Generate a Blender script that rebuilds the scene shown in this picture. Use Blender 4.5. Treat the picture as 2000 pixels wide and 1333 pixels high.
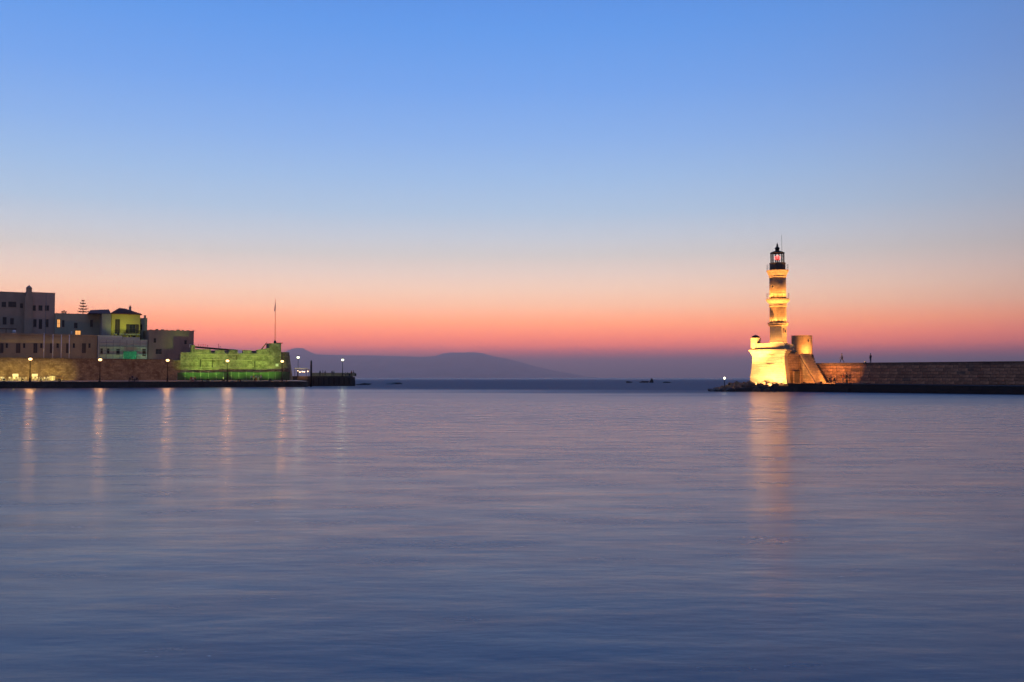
import bpy, bmesh, math, random
from math import radians as R, sin, cos, pi
from mathutils import Vector, Matrix

for _o in list(bpy.data.objects):
    bpy.data.objects.remove(_o)
scene = bpy.context.scene
COL = scene.collection

# ------------------------------------------------------------------ camera
FPX, CX, CY, HORIZON, EYE = 1800.0, 1000.0, 666.5, 738.0, 2.55
PITCH = math.atan((HORIZON - CY) / FPX)
cam_data = bpy.data.cameras.new('camera')
cam_data.sensor_width = 36.0
cam_data.lens = 36.0 * FPX / 2000.0
cam_data.clip_start = 0.1
cam_data.clip_end = 200000.0
cam = bpy.data.objects.new('camera', cam_data)
COL.objects.link(cam)
cam.location = (0, 0, EYE)
cam.rotation_euler = (pi / 2 + PITCH, 0, 0)
scene.camera = cam

# ------------------------------------------------------------------ colour management
scene.view_settings.view_transform = 'Standard'
scene.view_settings.look = 'None'
scene.view_settings.exposure = 0.0
scene.view_settings.gamma = 1.0
scene.view_settings.use_curve_mapping = False
scene.cycles.max_bounces = 6
scene.cycles.volume_bounces = 0
scene.cycles.sample_clamp_indirect = 10.0
scene.cycles.use_denoising = True


def lin(r, g, b):
    """8-bit sRGB to scene-linear"""
    f = lambda c: c / 12.92 if c <= 0.04045 else ((c + 0.055) / 1.055) ** 2.4
    return (f(r / 255), f(g / 255), f(b / 255))


# ------------------------------------------------------------------ node helpers
class NT:
    def __init__(self, tree):
        self.t = tree
        self.n = tree.nodes
        self.n.clear()

    def add(self, typ, **kw):
        nd = self.n.new(typ)
        for k, v in kw.items():
            setattr(nd, k, v)
        return nd

    def link(self, a, b):
        self.t.links.new(a, b)

    def val(self, sock, v):
        if hasattr(v, 'links') or isinstance(v, bpy.types.NodeSocket):
            self.link(v, sock)
        else:
            sock.default_value = v

    def math(self, op, a, b=0.0, c=None, clamp=False):
        m = self.add('ShaderNodeMath', operation=op, use_clamp=clamp)
        self.val(m.inputs[0], a)
        self.val(m.inputs[1], b)
        if c is not None:
            self.val(m.inputs[2], c)
        return m.outputs[0]

    def vmath(self, op, a, b=None):
        m = self.add('ShaderNodeVectorMath', operation=op)
        self.val(m.inputs[0], a)
        if b is not None:
            self.val(m.inputs[1], b)
        return m

    def mix(self, fac, a, b, blend='MIX'):
        m = self.add('ShaderNodeMix', data_type='RGBA', blend_type=blend)
        self.val(m.inputs[0], fac)
        self.val(m.inputs[6], a if not isinstance(a, tuple) else (*a[:3], 1))
        self.val(m.inputs[7], b if not isinstance(b, tuple) else (*b[:3], 1))
        return m.outputs[2]

    def ramp(self, fac, stops, interp='LINEAR'):
        r = self.add('ShaderNodeValToRGB')
        r.color_ramp.interpolation = interp
        el = r.color_ramp.elements
        while len(el) < len(stops):
            el.new(1.0)
        for e, (p, c) in zip(el, stops):
            e.position = p
            e.color = (*c[:3], 1) if isinstance(c, tuple) else (c, c, c, 1)
        self.val(r.inputs[0], fac)
        return r.outputs[0]

    def maprange(self, v, a, b, c=0.0, d=1.0, smooth=False):
        m = self.add('ShaderNodeMapRange')
        m.interpolation_type = 'SMOOTHSTEP' if smooth else 'LINEAR'
        for i, x in enumerate((v, a, b, c, d)):
            self.val(m.inputs[i], x)
        return m.outputs[0]

    def noise(self, vec, scale, detail=4.0, rough=0.55, dist=0.0):
        n = self.add('ShaderNodeTexNoise')
        self.val(n.inputs['Vector'], vec)
        n.inputs['Scale'].default_value = scale
        n.inputs['Detail'].default_value = detail
        n.inputs['Roughness'].default_value = rough
        n.inputs['Distortion'].default_value = dist
        return n

    def mapping(self, vec, scale=(1, 1, 1), loc=(0, 0, 0), rot=(0, 0, 0)):
        m = self.add('ShaderNodeMapping')
        self.val(m.inputs['Vector'], vec)
        m.inputs['Scale'].default_value = scale
        m.inputs['Location'].default_value = loc
        m.inputs['Rotation'].default_value = rot
        return m.outputs[0]


LAMP_P, LH_K, LH_K2 = 2300.0, 9.5, 3.2             # strengths of the lit lamps

# ------------------------------------------------------------------ world: clear sky a quarter hour after sunset
world = bpy.data.worlds.new('World')
scene.world = world
world.use_nodes = True
w = NT(world.node_tree)
tc = w.add('ShaderNodeTexCoord')
dirv = w.vmath('NORMALIZE', tc.outputs['Generated']).outputs[0]
sep = w.add('ShaderNodeSeparateXYZ')
w.link(dirv, sep.inputs[0])
elev = w.math('DIVIDE', w.math('ARCSINE', w.math('MAXIMUM', sep.outputs[2], 0.0)), pi / 2)
elf = w.math('POWER', elev, 0.5)                    # 0 at the horizon, 1 at the zenith


def el(deg):
    return math.sqrt(max(deg, 0) / 90.0)


k1 = lambda r, g, b, k=1.0: tuple(c * k for c in lin(r, g, b))
SUN_AZ = R(-14)                                    # where the sun went down, from +Y towards +X
glow = [(el(0.0), lin(124, 92, 110)), (el(0.55), lin(136, 92, 106)), (el(1.05), k1(184, 96, 98, 1.08)), (el(1.5), k1(250, 102, 70, 2.05)),
        (el(2.0), k1(255, 111, 60, 3.2)), (el(2.6), k1(255, 125, 66, 3.12)), (el(3.4), k1(255, 153, 90, 2.60)), (el(4.4), k1(255, 191, 146, 1.88)),
        (el(5.4), k1(255, 212, 180, 1.52)), (el(6.4), k1(250, 223, 204, 1.26)), (el(7.5), k1(238, 230, 223, 1.05)), (el(8.6), k1(220, 226, 234, 1.03)),
        (el(10.2), k1(192, 217, 243)), (el(12.2), lin(169, 205, 247)), (el(14.5), lin(146, 190, 249)), (el(17.5), lin(121, 174, 248)), (el(21), lin(100, 161, 243)),
        (el(26), lin(80, 138, 228)), (el(40), lin(60, 112, 205)), (el(90), lin(40, 80, 165))]
away = [(el(0.0), lin(96, 92, 116)), (el(2.0), lin(110, 98, 116)), (el(5.0), lin(128, 108, 120)), (el(9.0), lin(128, 118, 132)),
        (el(15.0), lin(108, 114, 146)), (el(25), lin(84, 104, 152)), (el(45), lin(64, 92, 152)), (el(90), lin(46, 80, 150))]
az = w.vmath('DOT_PRODUCT', dirv, (sin(SUN_AZ), cos(SUN_AZ), 0)).outputs['Value']
horiz = w.math('SQRT', w.math('MAXIMUM', w.math('SUBTRACT', 1.0, w.math('MULTIPLY', sep.outputs[2], sep.outputs[2])), 1e-4))
azn = w.math('DIVIDE', az, horiz)
fac = w.maprange(azn, 0.38, 0.985, 0.0, 1.0, smooth=True)
sky_col = w.mix(fac, w.ramp(elf, away), w.ramp(elf, glow))
nish = w.add('ShaderNodeTexSky', sky_type='NISHITA')
nish.sun_disc = False
nish.sun_elevation = R(-3.0)
nish.sun_rotation = SUN_AZ
nish.air_density = 1.4
nish.dust_density = 2.0
nb = w.add('ShaderNodeBackground')
w.link(nish.outputs[0], nb.inputs[0])
nb.inputs[1].default_value = 0.05
gb = w.add('ShaderNodeBackground')
w.link(sky_col, gb.inputs[0])
gb.inputs[1].default_value = 1.0
ads = w.add('ShaderNodeAddShader')
w.link(nb.outputs[0], ads.inputs[0])
w.link(gb.outputs[0], ads.inputs[1])
wo = w.add('ShaderNodeOutputWorld')
w.link(ads.outputs[0], wo.inputs[0])

# ------------------------------------------------------------------ geometry helpers
FWD = Vector((0, cos(PITCH), sin(PITCH)))
UPV = Vector((0, -sin(PITCH), cos(PITCH)))
ORG = Vector((0, 0, EYE))


def ray(px, py):
    return Vector((1, 0, 0)) * ((px - CX) / FPX) + UPV * ((CY - py) / FPX) + FWD


def at_y(px, py, y):
    d = ray(px, py)
    return ORG + d * (y / d.y)


def on_plane(px, py, o, n):
    d = ray(px, py)
    return ORG + d * ((Vector(o) - ORG).dot(n) / d.dot(n))


class MB:
    """collects faces for one mesh"""

    def __init__(self):
        self.v, self.f, self.mi = [], [], []

    def add(self, vs, fs, m=0):
        o = len(self.v)
        self.v += [tuple(p) for p in vs]
        self.f += [tuple(o + i for i in q) for q in fs]
        self.mi += [m] * len(fs)
        return self

    def quad(self, a, b, c, d, m=0):
        return self.add([a, b, c, d], [(0, 1, 2, 3)], m)

    def box(self, x0, x1, y0, y1, z0, z1, m=0, M=None):
        vs = [Vector(p) for p in ((x0, y0, z0), (x1, y0, z0), (x1, y1, z0), (x0, y1, z0),
                                  (x0, y0, z1), (x1, y0, z1), (x1, y1, z1), (x0, y1, z1))]
        if M is not None:
            vs = [M @ p for p in vs]
        return self.add(vs, [(3, 2, 1, 0), (4, 5, 6, 7), (0, 1, 5, 4), (1, 2, 6, 5), (2, 3, 7, 6), (3, 0, 4, 7)], m)

    def prism(self, poly, z0, z1, m=0, top=None):
        """poly counter-clockwise; top: optional polygon of the upper edge"""
        n = len(poly)
        top = top or poly
        g0 = z0 if callable(z0) else (lambda p: z0)
        g1 = z1 if callable(z1) else (lambda p: z1)
        vs = [(p[0], p[1], g0(p)) for p in poly] + [(p[0], p[1], g1(p)) for p in top]
        fs = [tuple(range(n - 1, -1, -1)), tuple(range(n, 2 * n))]
        fs += [(i, (i + 1) % n, n + (i + 1) % n, n + i) for i in range(n)]
        return self.add(vs, fs, m)

    def lathe(self, prof, seg=24, cx=0, cy=0, a0=0.0, a1=2 * pi, m=0, phase=0.0):
        full = abs(a1 - a0 - 2 * pi) < 1e-6
        k = seg if full else seg + 1
        vs, fs = [], []
        for (r, z) in prof:
            for i in range(k):
                a = phase + a0 + (a1 - a0) * i / seg
                vs.append((cx + r * cos(a), cy + r * sin(a), z))
        for j in range(len(prof) - 1):
            for i in range(seg if full else seg):
                i2 = (i + 1) % k
                fs.append((j * k + i, j * k + i2, (j + 1) * k + i2, (j + 1) * k + i))
        if full:
            fs.append(tuple(range(k - 1, -1, -1)))
            fs.append(tuple((len(prof) - 1) * k + i for i in range(k)))
        return self.add(vs, fs, m)

    def tube(self, pts, r, seg=6, m=0):
        pts = [Vector(p) for p in pts]
        rs = r if isinstance(r, (list, tuple)) else [r] * len(pts)
        vs, fs = [], []
        for i, p in enumerate(pts):
            t = (pts[min(i + 1, len(pts) - 1)] - pts[max(i - 1, 0)]).normalized()
            a = t.cross(Vector((0, 0, 1)))
            if a.length < 1e-3:
                a = t.cross(Vector((1, 0, 0)))
            a.normalize()
            b = t.cross(a)
            for k in range(seg):
                q = 2 * pi * k / seg
                vs.append(p + (a * cos(q) + b * sin(q)) * rs[i])
        for i in range(len(pts) - 1):
            for k in range(seg):
                k2 = (k + 1) % seg
                fs.append((i * seg + k2, i * seg + k, (i + 1) * seg + k, (i + 1) * seg + k2))
        fs.append(tuple(range(seg)))
        fs.append(tuple((len(pts) - 1) * seg + k for k in range(seg - 1, -1, -1)))
        return self.add(vs, fs, m)

    def mesh(self, name, mats, smooth=False):
        me = bpy.data.meshes.new(name)
        me.from_pydata(self.v, [], self.f)
        for mt in (mats if isinstance(mats, (list, tuple)) else [mats]):
            me.materials.append(mt)
        me.polygons.foreach_set('material_index', self.mi)
        if smooth:
            me.polygons.foreach_set('use_smooth', [True] * len(self.f))
        me.update()
        return me

    def build(self, name, mats, parent=None, smooth=False, loc=None, rz=0.0):
        return obj(name, self.mesh(name, mats, smooth), parent, loc, rz)


def obj(name, me, parent=None, loc=None, rz=0.0):
    o = bpy.data.objects.new(name, me)
    COL.objects.link(o)
    o.parent = parent
    if loc is not None:
        o.location = loc
    if rz:
        o.rotation_euler = (0, 0, rz)
    return o


def tag(o, label=None, cat=None, group=None, kind=None):
    for k, v in (('label', label), ('category', cat), ('group', group), ('kind', kind)):
        if v:
            o[k] = v
    return o


def thing(name, label, cat, loc=(0, 0, 0), rz=0.0, group=None):
    return tag(obj(name, None, None, loc, rz), label, cat, group)


def copy_tree(o, parent=None):
    c = o.copy()
    COL.objects.link(c)
    c.parent = parent
    for ch in list(o.children):
        copy_tree(ch, c)
    return c


# ------------------------------------------------------------------ materials
def material(name):
    m = bpy.data.materials.new(name)
    m.use_nodes = True
    n = NT(m.node_tree)
    out = n.add('ShaderNodeOutputMaterial')
    b = n.add('ShaderNodeBsdfPrincipled')
    n.link(b.outputs[0], out.inputs[0])
    return m, n, b, out


def m_plain(name, col, rough=0.7, metal=0.0, var=0.25, scale=3.0, bump=0.0):
    m, n, b, out = material(name)
    pos = n.add('ShaderNodeTexCoord').outputs['Object']
    ns = n.noise(pos, scale, 5.0)
    c = n.mix(n.maprange(ns.outputs[0], 0.3, 0.7), tuple(x * (1 - var) for x in col), tuple(min(1, x * (1 + var)) for x in col))
    n.val(b.inputs['Base Color'], c)
    b.inputs['Roughness'].default_value = rough
    b.inputs['Metallic'].default_value = metal
    if bump:
        bp = n.add('ShaderNodeBump')
        bp.inputs['Strength'].default_value = 0.6
        bp.inputs['Distance'].default_value = bump
        n.link(ns.outputs[0], bp.inputs['Height'])
        n.link(bp.outputs[0], b.inputs['Normal'])
    return m


def m_emit(name, col, strength):
    m, n, b, out = material(name)
    b.inputs['Base Color'].default_value = (0.6, 0.6, 0.6, 1)
    b.inputs['Emission Color'].default_value = (*col, 1)
    b.inputs['Emission Strength'].default_value = strength
    return m


# ------------------------------------------------------------------ the sea
def m_water():
    m, n, b, out = material('sea_water')
    g = n.add('ShaderNodeNewGeometry')
    pos = g.outputs['Position']
    sp = n.add('ShaderNodeSeparateXYZ')
    n.link(pos, sp.inputs[0])
    # open sea beyond the harbour mouth: livelier water
    wob = n.noise(n.mapping(pos, (0.008, 0.03, 1)), 1.0, 4.0)
    mouth = n.math('MULTIPLY', n.math('MAXIMUM', n.math('SUBTRACT', 45.0, sp.outputs[0]), 0.0), 0.9)
    yy = n.math('ADD', n.math('SUBTRACT', sp.outputs[1], mouth), n.maprange(wob.outputs[0], 0.3, 0.7, -28, 28))
    outer = n.maprange(yy, 88, 190, 0.0, 1.0, smooth=True)
    # ripples drawn out sideways; amplitude follows wavelength so every distance keeps some
    v1 = n.noise(n.mapping(pos, (0.85, 2.1, 1), rot=(0, 0, R(4))), 1.0, 5.0, 0.5)
    v2 = n.noise(n.mapping(pos, (0.11, 0.26, 1), rot=(0, 0, R(-3))), 1.0, 4.0, 0.5)
    calm = n.maprange(sp.outputs[1], 12, 110, 1.0, 0.12, smooth=True)
    h = n.math('ADD', n.math('MULTIPLY', v1.outputs[0], 0.085), n.math('MULTIPLY', v2.outputs[0], 0.42))
    bp = n.add('ShaderNodeBump')
    n.val(bp.inputs['Strength'], n.math('MULTIPLY', calm, WATER_BUMP))
    bp.inputs['Distance'].default_value = 1.0
    n.link(h, bp.inputs['Height'])
    n.link(bp.outputs[0], b.inputs['Normal'])
    # breeze patches ruffle the surface in streaks
    patch = n.noise(n.mapping(pos, (0.34, 0.95, 1), rot=(0, 0, R(3))), 1.0, 8.0, 0.62)
    big = n.noise(n.mapping(pos, (0.012, 0.05, 1), rot=(0, 0, R(-5))), 1.0, 4.0, 0.55)
    ruf = n.math('MULTIPLY', n.maprange(patch.outputs[0], 0.3, 0.7, -0.05, 0.05), n.maprange(sp.outputs[1], 40, 160, 1.0, 0.25))
    rg = n.math('ADD', n.maprange(sp.outputs[1], 10, 130, WATER_ROUGH - 0.01, WATER_ROUGH + 0.055), ruf)
    rg = n.math('ADD', rg, n.maprange(big.outputs[0], 0.3, 0.7, -0.02, 0.02))
    rg = n.math('ADD', rg, n.math('MULTIPLY', n.math('MULTIPLY', outer, 0.32), n.maprange(sp.outputs[1], 450, 1800, 1.0, 0.3, smooth=True)))
    n.val(b.inputs['Roughness'], rg)
    n.val(b.inputs['Base Color'], (*WATER_COL, 1))
    b.inputs['IOR'].default_value = 1.34
    return m


WATER_BUMP, WATER_ROUGH, WATER_COL = 0.13, 0.25, (0.020, 0.042, 0.088)
S = 45000.0
sea = MB().quad((-S, -600, 0), (S, -600, 0), (S, S, 0), (-S, S, 0)).build('sea', m_water())
tag(sea, 'calm blue lavender sea filling the harbour basin out to the horizon', kind='structure')

# ------------------------------------------------------------------ far mountains across the gulf
def ridge(name, pts, y, depth, label, seed, col):
    """a mountain massif: crest through the given picture points at distance y"""
    rnd = random.Random(seed)
    crest = []
    for (a, b) in zip(pts, pts[1:]):
        k = max(2, int(abs(b[0] - a[0]) / 3))
        for i in range(k):
            t = i / k
            crest.append((a[0] + (b[0] - a[0]) * t, a[1] + (b[1] - a[1]) * t + rnd.uniform(-.28, .28)))
    crest.append(pts[-1])
    rows = 9
    vs, fs = [], []
    n = len(crest)
    for j in range(rows):
        q = j / (rows - 1) * 2 - 1                   # -1 front foot .. 0 crest .. 1 back foot
        for i, (px, py) in enumerate(crest):
            p = at_y(px, py, y)
            hz = max(p.z, 1.0)
            k = (1 - abs(q)) ** 1.25
            sp = 0 if j in (0, rows - 1) else rnd.uniform(-.12, .12) * hz * (1 if q else 0)
            vs.append((p.x + rnd.uniform(-30, 30) * (1 - k), y + q * depth * (0.6 + 0.4 * hz / 1500), hz * k + sp * k - (8 if k == 0 else 0)))
    for j in range(rows - 1):
        for i in range(n - 1):
            fs.append((j * n + i, j * n + i + 1, (j + 1) * n + i + 1, (j + 1) * n + i))
    m = m_plain(name + '_rock', col, 0.95, var=0.35, scale=0.002)
    o = MB().add(vs, fs).build(name, m, smooth=True)
    return tag(o, label, kind='structure')


ridge('mountain', [(380, 712), (430, 690), (452, 681.5), (470, 684), (500, 689), (540, 690), (556, 687), (570, 682), (580, 680), (592, 680.5), (604, 687), (616, 692.5), (660, 694), (720, 694.5),
                   (780, 696), (828, 697.5), (850, 696), (866, 690.5), (884, 688.5), (905, 689), (926, 688.3), (944, 690), (960, 695), (985, 700), (1015, 707), (1045, 716), (1080, 724), (1120, 731), (1160, 738.5)],
      25000, 4200, 'long hazy mountain ridge with two humps beyond the sea', 3, (0.34, 0.25, 0.26))

# ------------------------------------------------------------------ the evening air
hz = MB().box(-45500, 45500, -700, 45500, -1.0, 870)
hm = bpy.data.materials.new('haze_air')
hm.use_nodes = True
hn = NT(hm.node_tree)
ho = hn.add('ShaderNodeOutputMaterial')
hv = hn.add('ShaderNodeVolumePrincipled')
hv.inputs['Color'].default_value = (1.0, 0.86, 0.86, 1)
hv.inputs['Density'].default_value = HAZE_D if 'HAZE_D' in globals() else 7.2e-5
hv.inputs['Anisotropy'].default_value = 0.72
hn.link(hv.outputs[0], ho.inputs['Volume'])
haze = hz.build('haze', hm)
tag(haze, 'thin evening haze over the sea', kind='stuff')
# ------------------------------------------------------------------ stone, plaster, metal
def m_stone(name, c1, c2, mortar, bw=1.0, bh=0.5, mode='wall', rough=0.9, bump=0.05, stain=0.5, stain_col=(0.10, 0.08, 0.06), squash=1.0):
    m, n, b, out = material(name)
    tcn = n.add('ShaderNodeTexCoord').outputs['Object']
    sp = n.add('ShaderNodeSeparateXYZ')
    n.link(tcn, sp.inputs[0])
    if mode == 'wall':
        g = n.add('ShaderNodeNewGeometry')
        vt = n.add('ShaderNodeVectorTransform', vector_type='NORMAL', convert_from='WORLD', convert_to='OBJECT')
        n.link(g.outputs['True Normal'], vt.inputs[0])
        tang = n.vmath('CROSS_PRODUCT', vt.outputs[0], (0, 0, 1)).outputs[0]
        u = n.vmath('DOT_PRODUCT', tcn, tang).outputs['Value']
    else:                                            # round: mode = radius
        u = n.math('MULTIPLY', n.math('ARCTAN2', sp.outputs[1], sp.outputs[0]), float(mode))
    wob = n.noise(tcn, 0.9, 3.0)
    v = n.math('ADD', sp.outputs[2], n.maprange(wob.outputs[0], 0.2, 0.8, -0.05 * bh, 0.05 * bh))
    wob2 = n.noise(tcn, 0.8, 3.0)
    u = n.math('ADD', u, n.maprange(wob2.outputs[0], 0.2, 0.8, -0.22 * bw, 0.22 * bw))
    v = n.math('ADD', v, n.maprange(wob2.outputs[0], 0.3, 0.7, -0.10 * bh, 0.10 * bh))
    cv = n.add('ShaderNodeCombineXYZ')
    n.link(u, cv.inputs[0])
    n.link(v, cv.inputs[1])
    br = n.add('ShaderNodeTexBrick')
    br.offset = 0.5
    br.squash = squash
    br.squash_frequency = 3
    n.link(cv.outputs[0], br.inputs['Vector'])
    br.inputs['Color1'].default_value = (*c1, 1)
    br.inputs['Color2'].default_value = (*c2, 1)
    br.inputs['Mortar'].default_value = (*mortar, 1)
    br.inputs['Scale'].default_value = 1.0
    br.inputs['Mortar Size'].default_value = 0.035 * bh * 2
    br.inputs['Mortar Smooth'].default_value = 0.4
    br.inputs['Brick Width'].default_value = bw
    br.inputs['Row Height'].default_value = bh
    big = n.noise(tcn, 0.6, 7.0, 0.68)
    fine = n.noise(tcn, 4.0, 5.0, 0.65)
    c = n.mix(n.maprange(fine.outputs[0], 0.3, 0.7, 0.0, 0.45), br.outputs['Color'], tuple(x * 0.55 for x in c1))
    c = n.mix(n.maprange(big.outputs[0], 0.42, 0.64, 0.0, stain), c, stain_col)
    n.val(b.inputs['Base Color'], c)
    b.inputs['Roughness'].default_value = rough
    bp = n.add('ShaderNodeBump')
    bp.inputs['Strength'].default_value = 0.8
    bp.inputs['Distance'].default_value = bump
    h = n.math('SUBTRACT', n.math('MULTIPLY', fine.outputs[0], 0.9), br.outputs['Fac'])
    n.link(h, bp.inputs['Height'])
    n.link(bp.outputs[0], b.inputs['Normal'])
    return m


def m_plaster(name, col, stain=(0.1, 0.09, 0.08), amt=0.5, rough=0.92):
    m, n, b, out = material(name)
    p = n.add('ShaderNodeTexCoord').outputs['Object']
    big = n.noise(n.mapping(p, (0.35, 0.35, 0.16)), 1.0, 6.0, 0.6)
    fine = n.noise(p, 2.4, 5.0, 0.6)
    c = n.mix(n.maprange(fine.outputs[0], 0.3, 0.7, 0, 0.35), col, tuple(x * 0.7 for x in col))
    c = n.mix(n.maprange(big.outputs[0], 0.45, 0.75, 0, amt), c, stain)
    n.val(b.inputs['Base Color'], c)
    b.inputs['Roughness'].default_value = rough
    bp = n.add('ShaderNodeBump')
    bp.inputs['Strength'].default_value = 0.5
    bp.inputs['Distance'].default_value = 0.03
    n.link(fine.outputs[0], bp.inputs['Height'])
    n.link(bp.outputs[0], b.inputs['Normal'])
    return m


def m_glass(name, col=(0.02, 0.025, 0.03), rough=0.15):
    m, n, b, out = material(name)
    b.inputs['Base Color'].default_value = (*col, 1)
    b.inputs['Roughness'].default_value = rough
    return m


def m_clear(name):
    m, n, b, out = material(name)
    b.inputs['Base Color'].default_value = (0.9, 0.92, 0.92, 1)
    b.inputs['Roughness'].default_value = 0.05
    b.inputs['Transmission Weight'].default_value = 1.0
    b.inputs['IOR'].default_value = 1.05
    return m


MT = dict(
    iron=m_plain('dark_iron', (0.018, 0.018, 0.02), 0.55, 0.6),
    steel=m_plain('galvanised_steel', (0.28, 0.29, 0.30), 0.5, 0.7),
    white_paint=m_plain('white_paint', (0.72, 0.72, 0.70), 0.5, var=0.08),
    frame_dark=m_plain('dark_joinery', (0.05, 0.04, 0.035), 0.7),
    frame_pale=m_plain('pale_joinery', (0.30, 0.30, 0.28), 0.7),
    shutter=m_plain('brown_shutter', (0.07, 0.05, 0.04), 0.75),
    glass=m_glass('dark_window_glass'),
    lit=m_emit('lit_window', (1.0, 0.42, 0.07), 1.1),
    wood=m_plain('weathered_wood', (0.14, 0.085, 0.05), 0.8),
    tile=m_plain('clay_roof_tile', (0.20, 0.075, 0.05), 0.85, var=0.45, scale=6, bump=0.05),
    stone_trim=m_plain('stone_trim', (0.34, 0.29, 0.22), 0.9, bump=0.02),
    hoard=m_plain('green_hoarding', (0.022, 0.06, 0.03), 0.8, var=0.4),
    net=m_plain('green_net', (0.03, 0.22, 0.12), 0.9, var=0.3),
    skin=m_plain('skin', (0.45, 0.28, 0.2), 0.6, var=0.05),
    hair=m_plain('hair', (0.02, 0.015, 0.012), 0.6, var=0.1),
    cloth_black=m_plain('black_cloth', (0.02, 0.02, 0.025), 0.9),
    cloth_navy=m_plain('navy_cloth', (0.02, 0.025, 0.05), 0.9),
    cloth_pale=m_plain('pale_cloth', (0.55, 0.5, 0.45), 0.9),
    cloth_rust=m_plain('rust_cloth', (0.35, 0.10, 0.05), 0.9),
    cloth_grey=m_plain('grey_cloth', (0.16, 0.15, 0.16), 0.9),
    flag=m_plain('flag_cloth', (0.10, 0.12, 0.25), 0.9, var=0.5, scale=1.2),
    foliage=m_plain('dark_foliage', (0.035, 0.055, 0.03), 0.8, var=0.5, scale=5),
    bark=m_plain('bark', (0.07, 0.05, 0.035), 0.95, bump=0.02),
    rope=m_plain('rope', (0.2, 0.17, 0.12), 0.9),
)


# ------------------------------------------------------------------ lamps
def lamp_point(parent, loc, power, col, radius=0.2, name='bulb_light'):
    ld = bpy.data.lights.new(name, 'POINT')
    ld.energy, ld.color, ld.shadow_soft_size = power, col, radius
    o = bpy.data.objects.new(name, ld)
    COL.objects.link(o)
    o.parent = parent
    o.location = loc
    return o


def lamp_spot(parent, loc, aim, power, col, angle=80, blend=0.6, radius=0.12, name='beam'):
    """loc and aim in the parent's own frame"""
    ld = bpy.data.lights.new(name, 'SPOT')
    ld.energy, ld.color, ld.shadow_soft_size = power, col, radius
    ld.spot_size, ld.spot_blend = R(angle), blend
    o = bpy.data.objects.new(name, ld)
    COL.objects.link(o)
    o.parent = parent
    o.location = loc
    o.rotation_euler = (Vector(aim) - Vector(loc)).to_track_quat('-Z', 'Y').to_euler()
    return o


def floodlight(loc, aim, power, col, label, angle=90, blend=0.7, size=0.32, group=None, stand=0.35):
    """a box floodlight on a short bracket, tilted at its target"""
    t = thing('floodlight', label, 'floodlight', loc, 0.0, group)
    a = Vector(aim) - Vector(loc) - Vector((0, 0, stand))
    q = a.to_track_quat('Y', 'Z').to_matrix().to_4x4()
    M = Matrix.Translation((0, 0, stand)) @ q
    mb = MB()
    mb.add([M @ Vector(p) for p in ((-size, 0.06, -size * .7), (size, 0.06, -size * .7), (size, 0.06, size * .7), (-size, 0.06, size * .7),
                                    (-size * .6, -0.22, -size * .4), (size * .6, -0.22, -size * .4), (size * .6, -0.22, size * .4), (-size * .6, -0.22, size * .4))],
           [(4, 5, 6, 7), (0, 1, 5, 4), (1, 2, 6, 5), (2, 3, 7, 6), (3, 0, 4, 7)][:1] + [(1, 0, 4, 5), (2, 1, 5, 6), (3, 2, 6, 7), (0, 3, 7, 4), (7, 6, 5, 4)])
    mb.build('housing', MT['iron'], t)
    key = 'lens_%.2f_%.2f_%.2f' % tuple(col)
    mt = bpy.data.materials.get(key) or m_emit(key, col, 6.0)
    MB().add([M @ Vector(p) for p in ((-size * .9, 0.055, -size * .6), (size * .9, 0.055, -size * .6), (size * .9, 0.055, size * .6), (-size * .9, 0.055, size * .6))],
             [(3, 2, 1, 0)]).build('lens', mt, t)
    br = MB()
    for sx in (-1, 1):
        br.box(sx * (size + .03) - .02, sx * (size + .03) + .02, -.03, .03, 0, stand + .05)
    br.box(-size - .08, size + .08, -.12, .12, -.12, 0.04)
    br.build('bracket', MT['iron'], t)
    lamp_spot(t, M @ Vector((0, 0.12, 0)), M @ Vector((0, 2, 0)), power, col, angle, blend, 0.15)
    return t


# ------------------------------------------------------------------ walls with real openings
def wall_face(mb, w, h, holes, y=0.0, reveal=0.22, flip=None, m=0, z0=0.0):
    """front wall in the local x-z plane at y, looking to -y, with recessed openings"""
    P = flip or (lambda x, yy, z: (x, yy, z))
    xs = sorted({0.0, w, *[c for q in holes for c in q[:2]]})
    zs = sorted({z0, h, *[c for q in holes for c in q[2:4]]})
    for i in range(len(xs) - 1):
        for j in range(len(zs) - 1):
            cx, cz = (xs[i] + xs[i + 1]) / 2, (zs[j] + zs[j + 1]) / 2
            if any(q[0] < cx < q[1] and q[2] < cz < q[3] for q in holes):
                continue
            mb.quad(P(xs[i], y, zs[j]), P(xs[i + 1], y, zs[j]), P(xs[i + 1], y, zs[j + 1]), P(xs[i], y, zs[j + 1]), m)
    for q in holes:
        a, b_, c, d = q[:4]
        r = y + reveal
        mb.quad(P(a, y, c), P(a, y, d), P(a, r, d), P(a, r, c), m)
        mb.quad(P(b_, y, d), P(b_, y, c), P(b_, r, c), P(b_, r, d), m)
        mb.quad(P(a, y, d), P(b_, y, d), P(b_, r, d), P(a, r, d), m)
        mb.quad(P(b_, y, c), P(a, y, c), P(a, r, c), P(b_, r, c), m)


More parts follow.
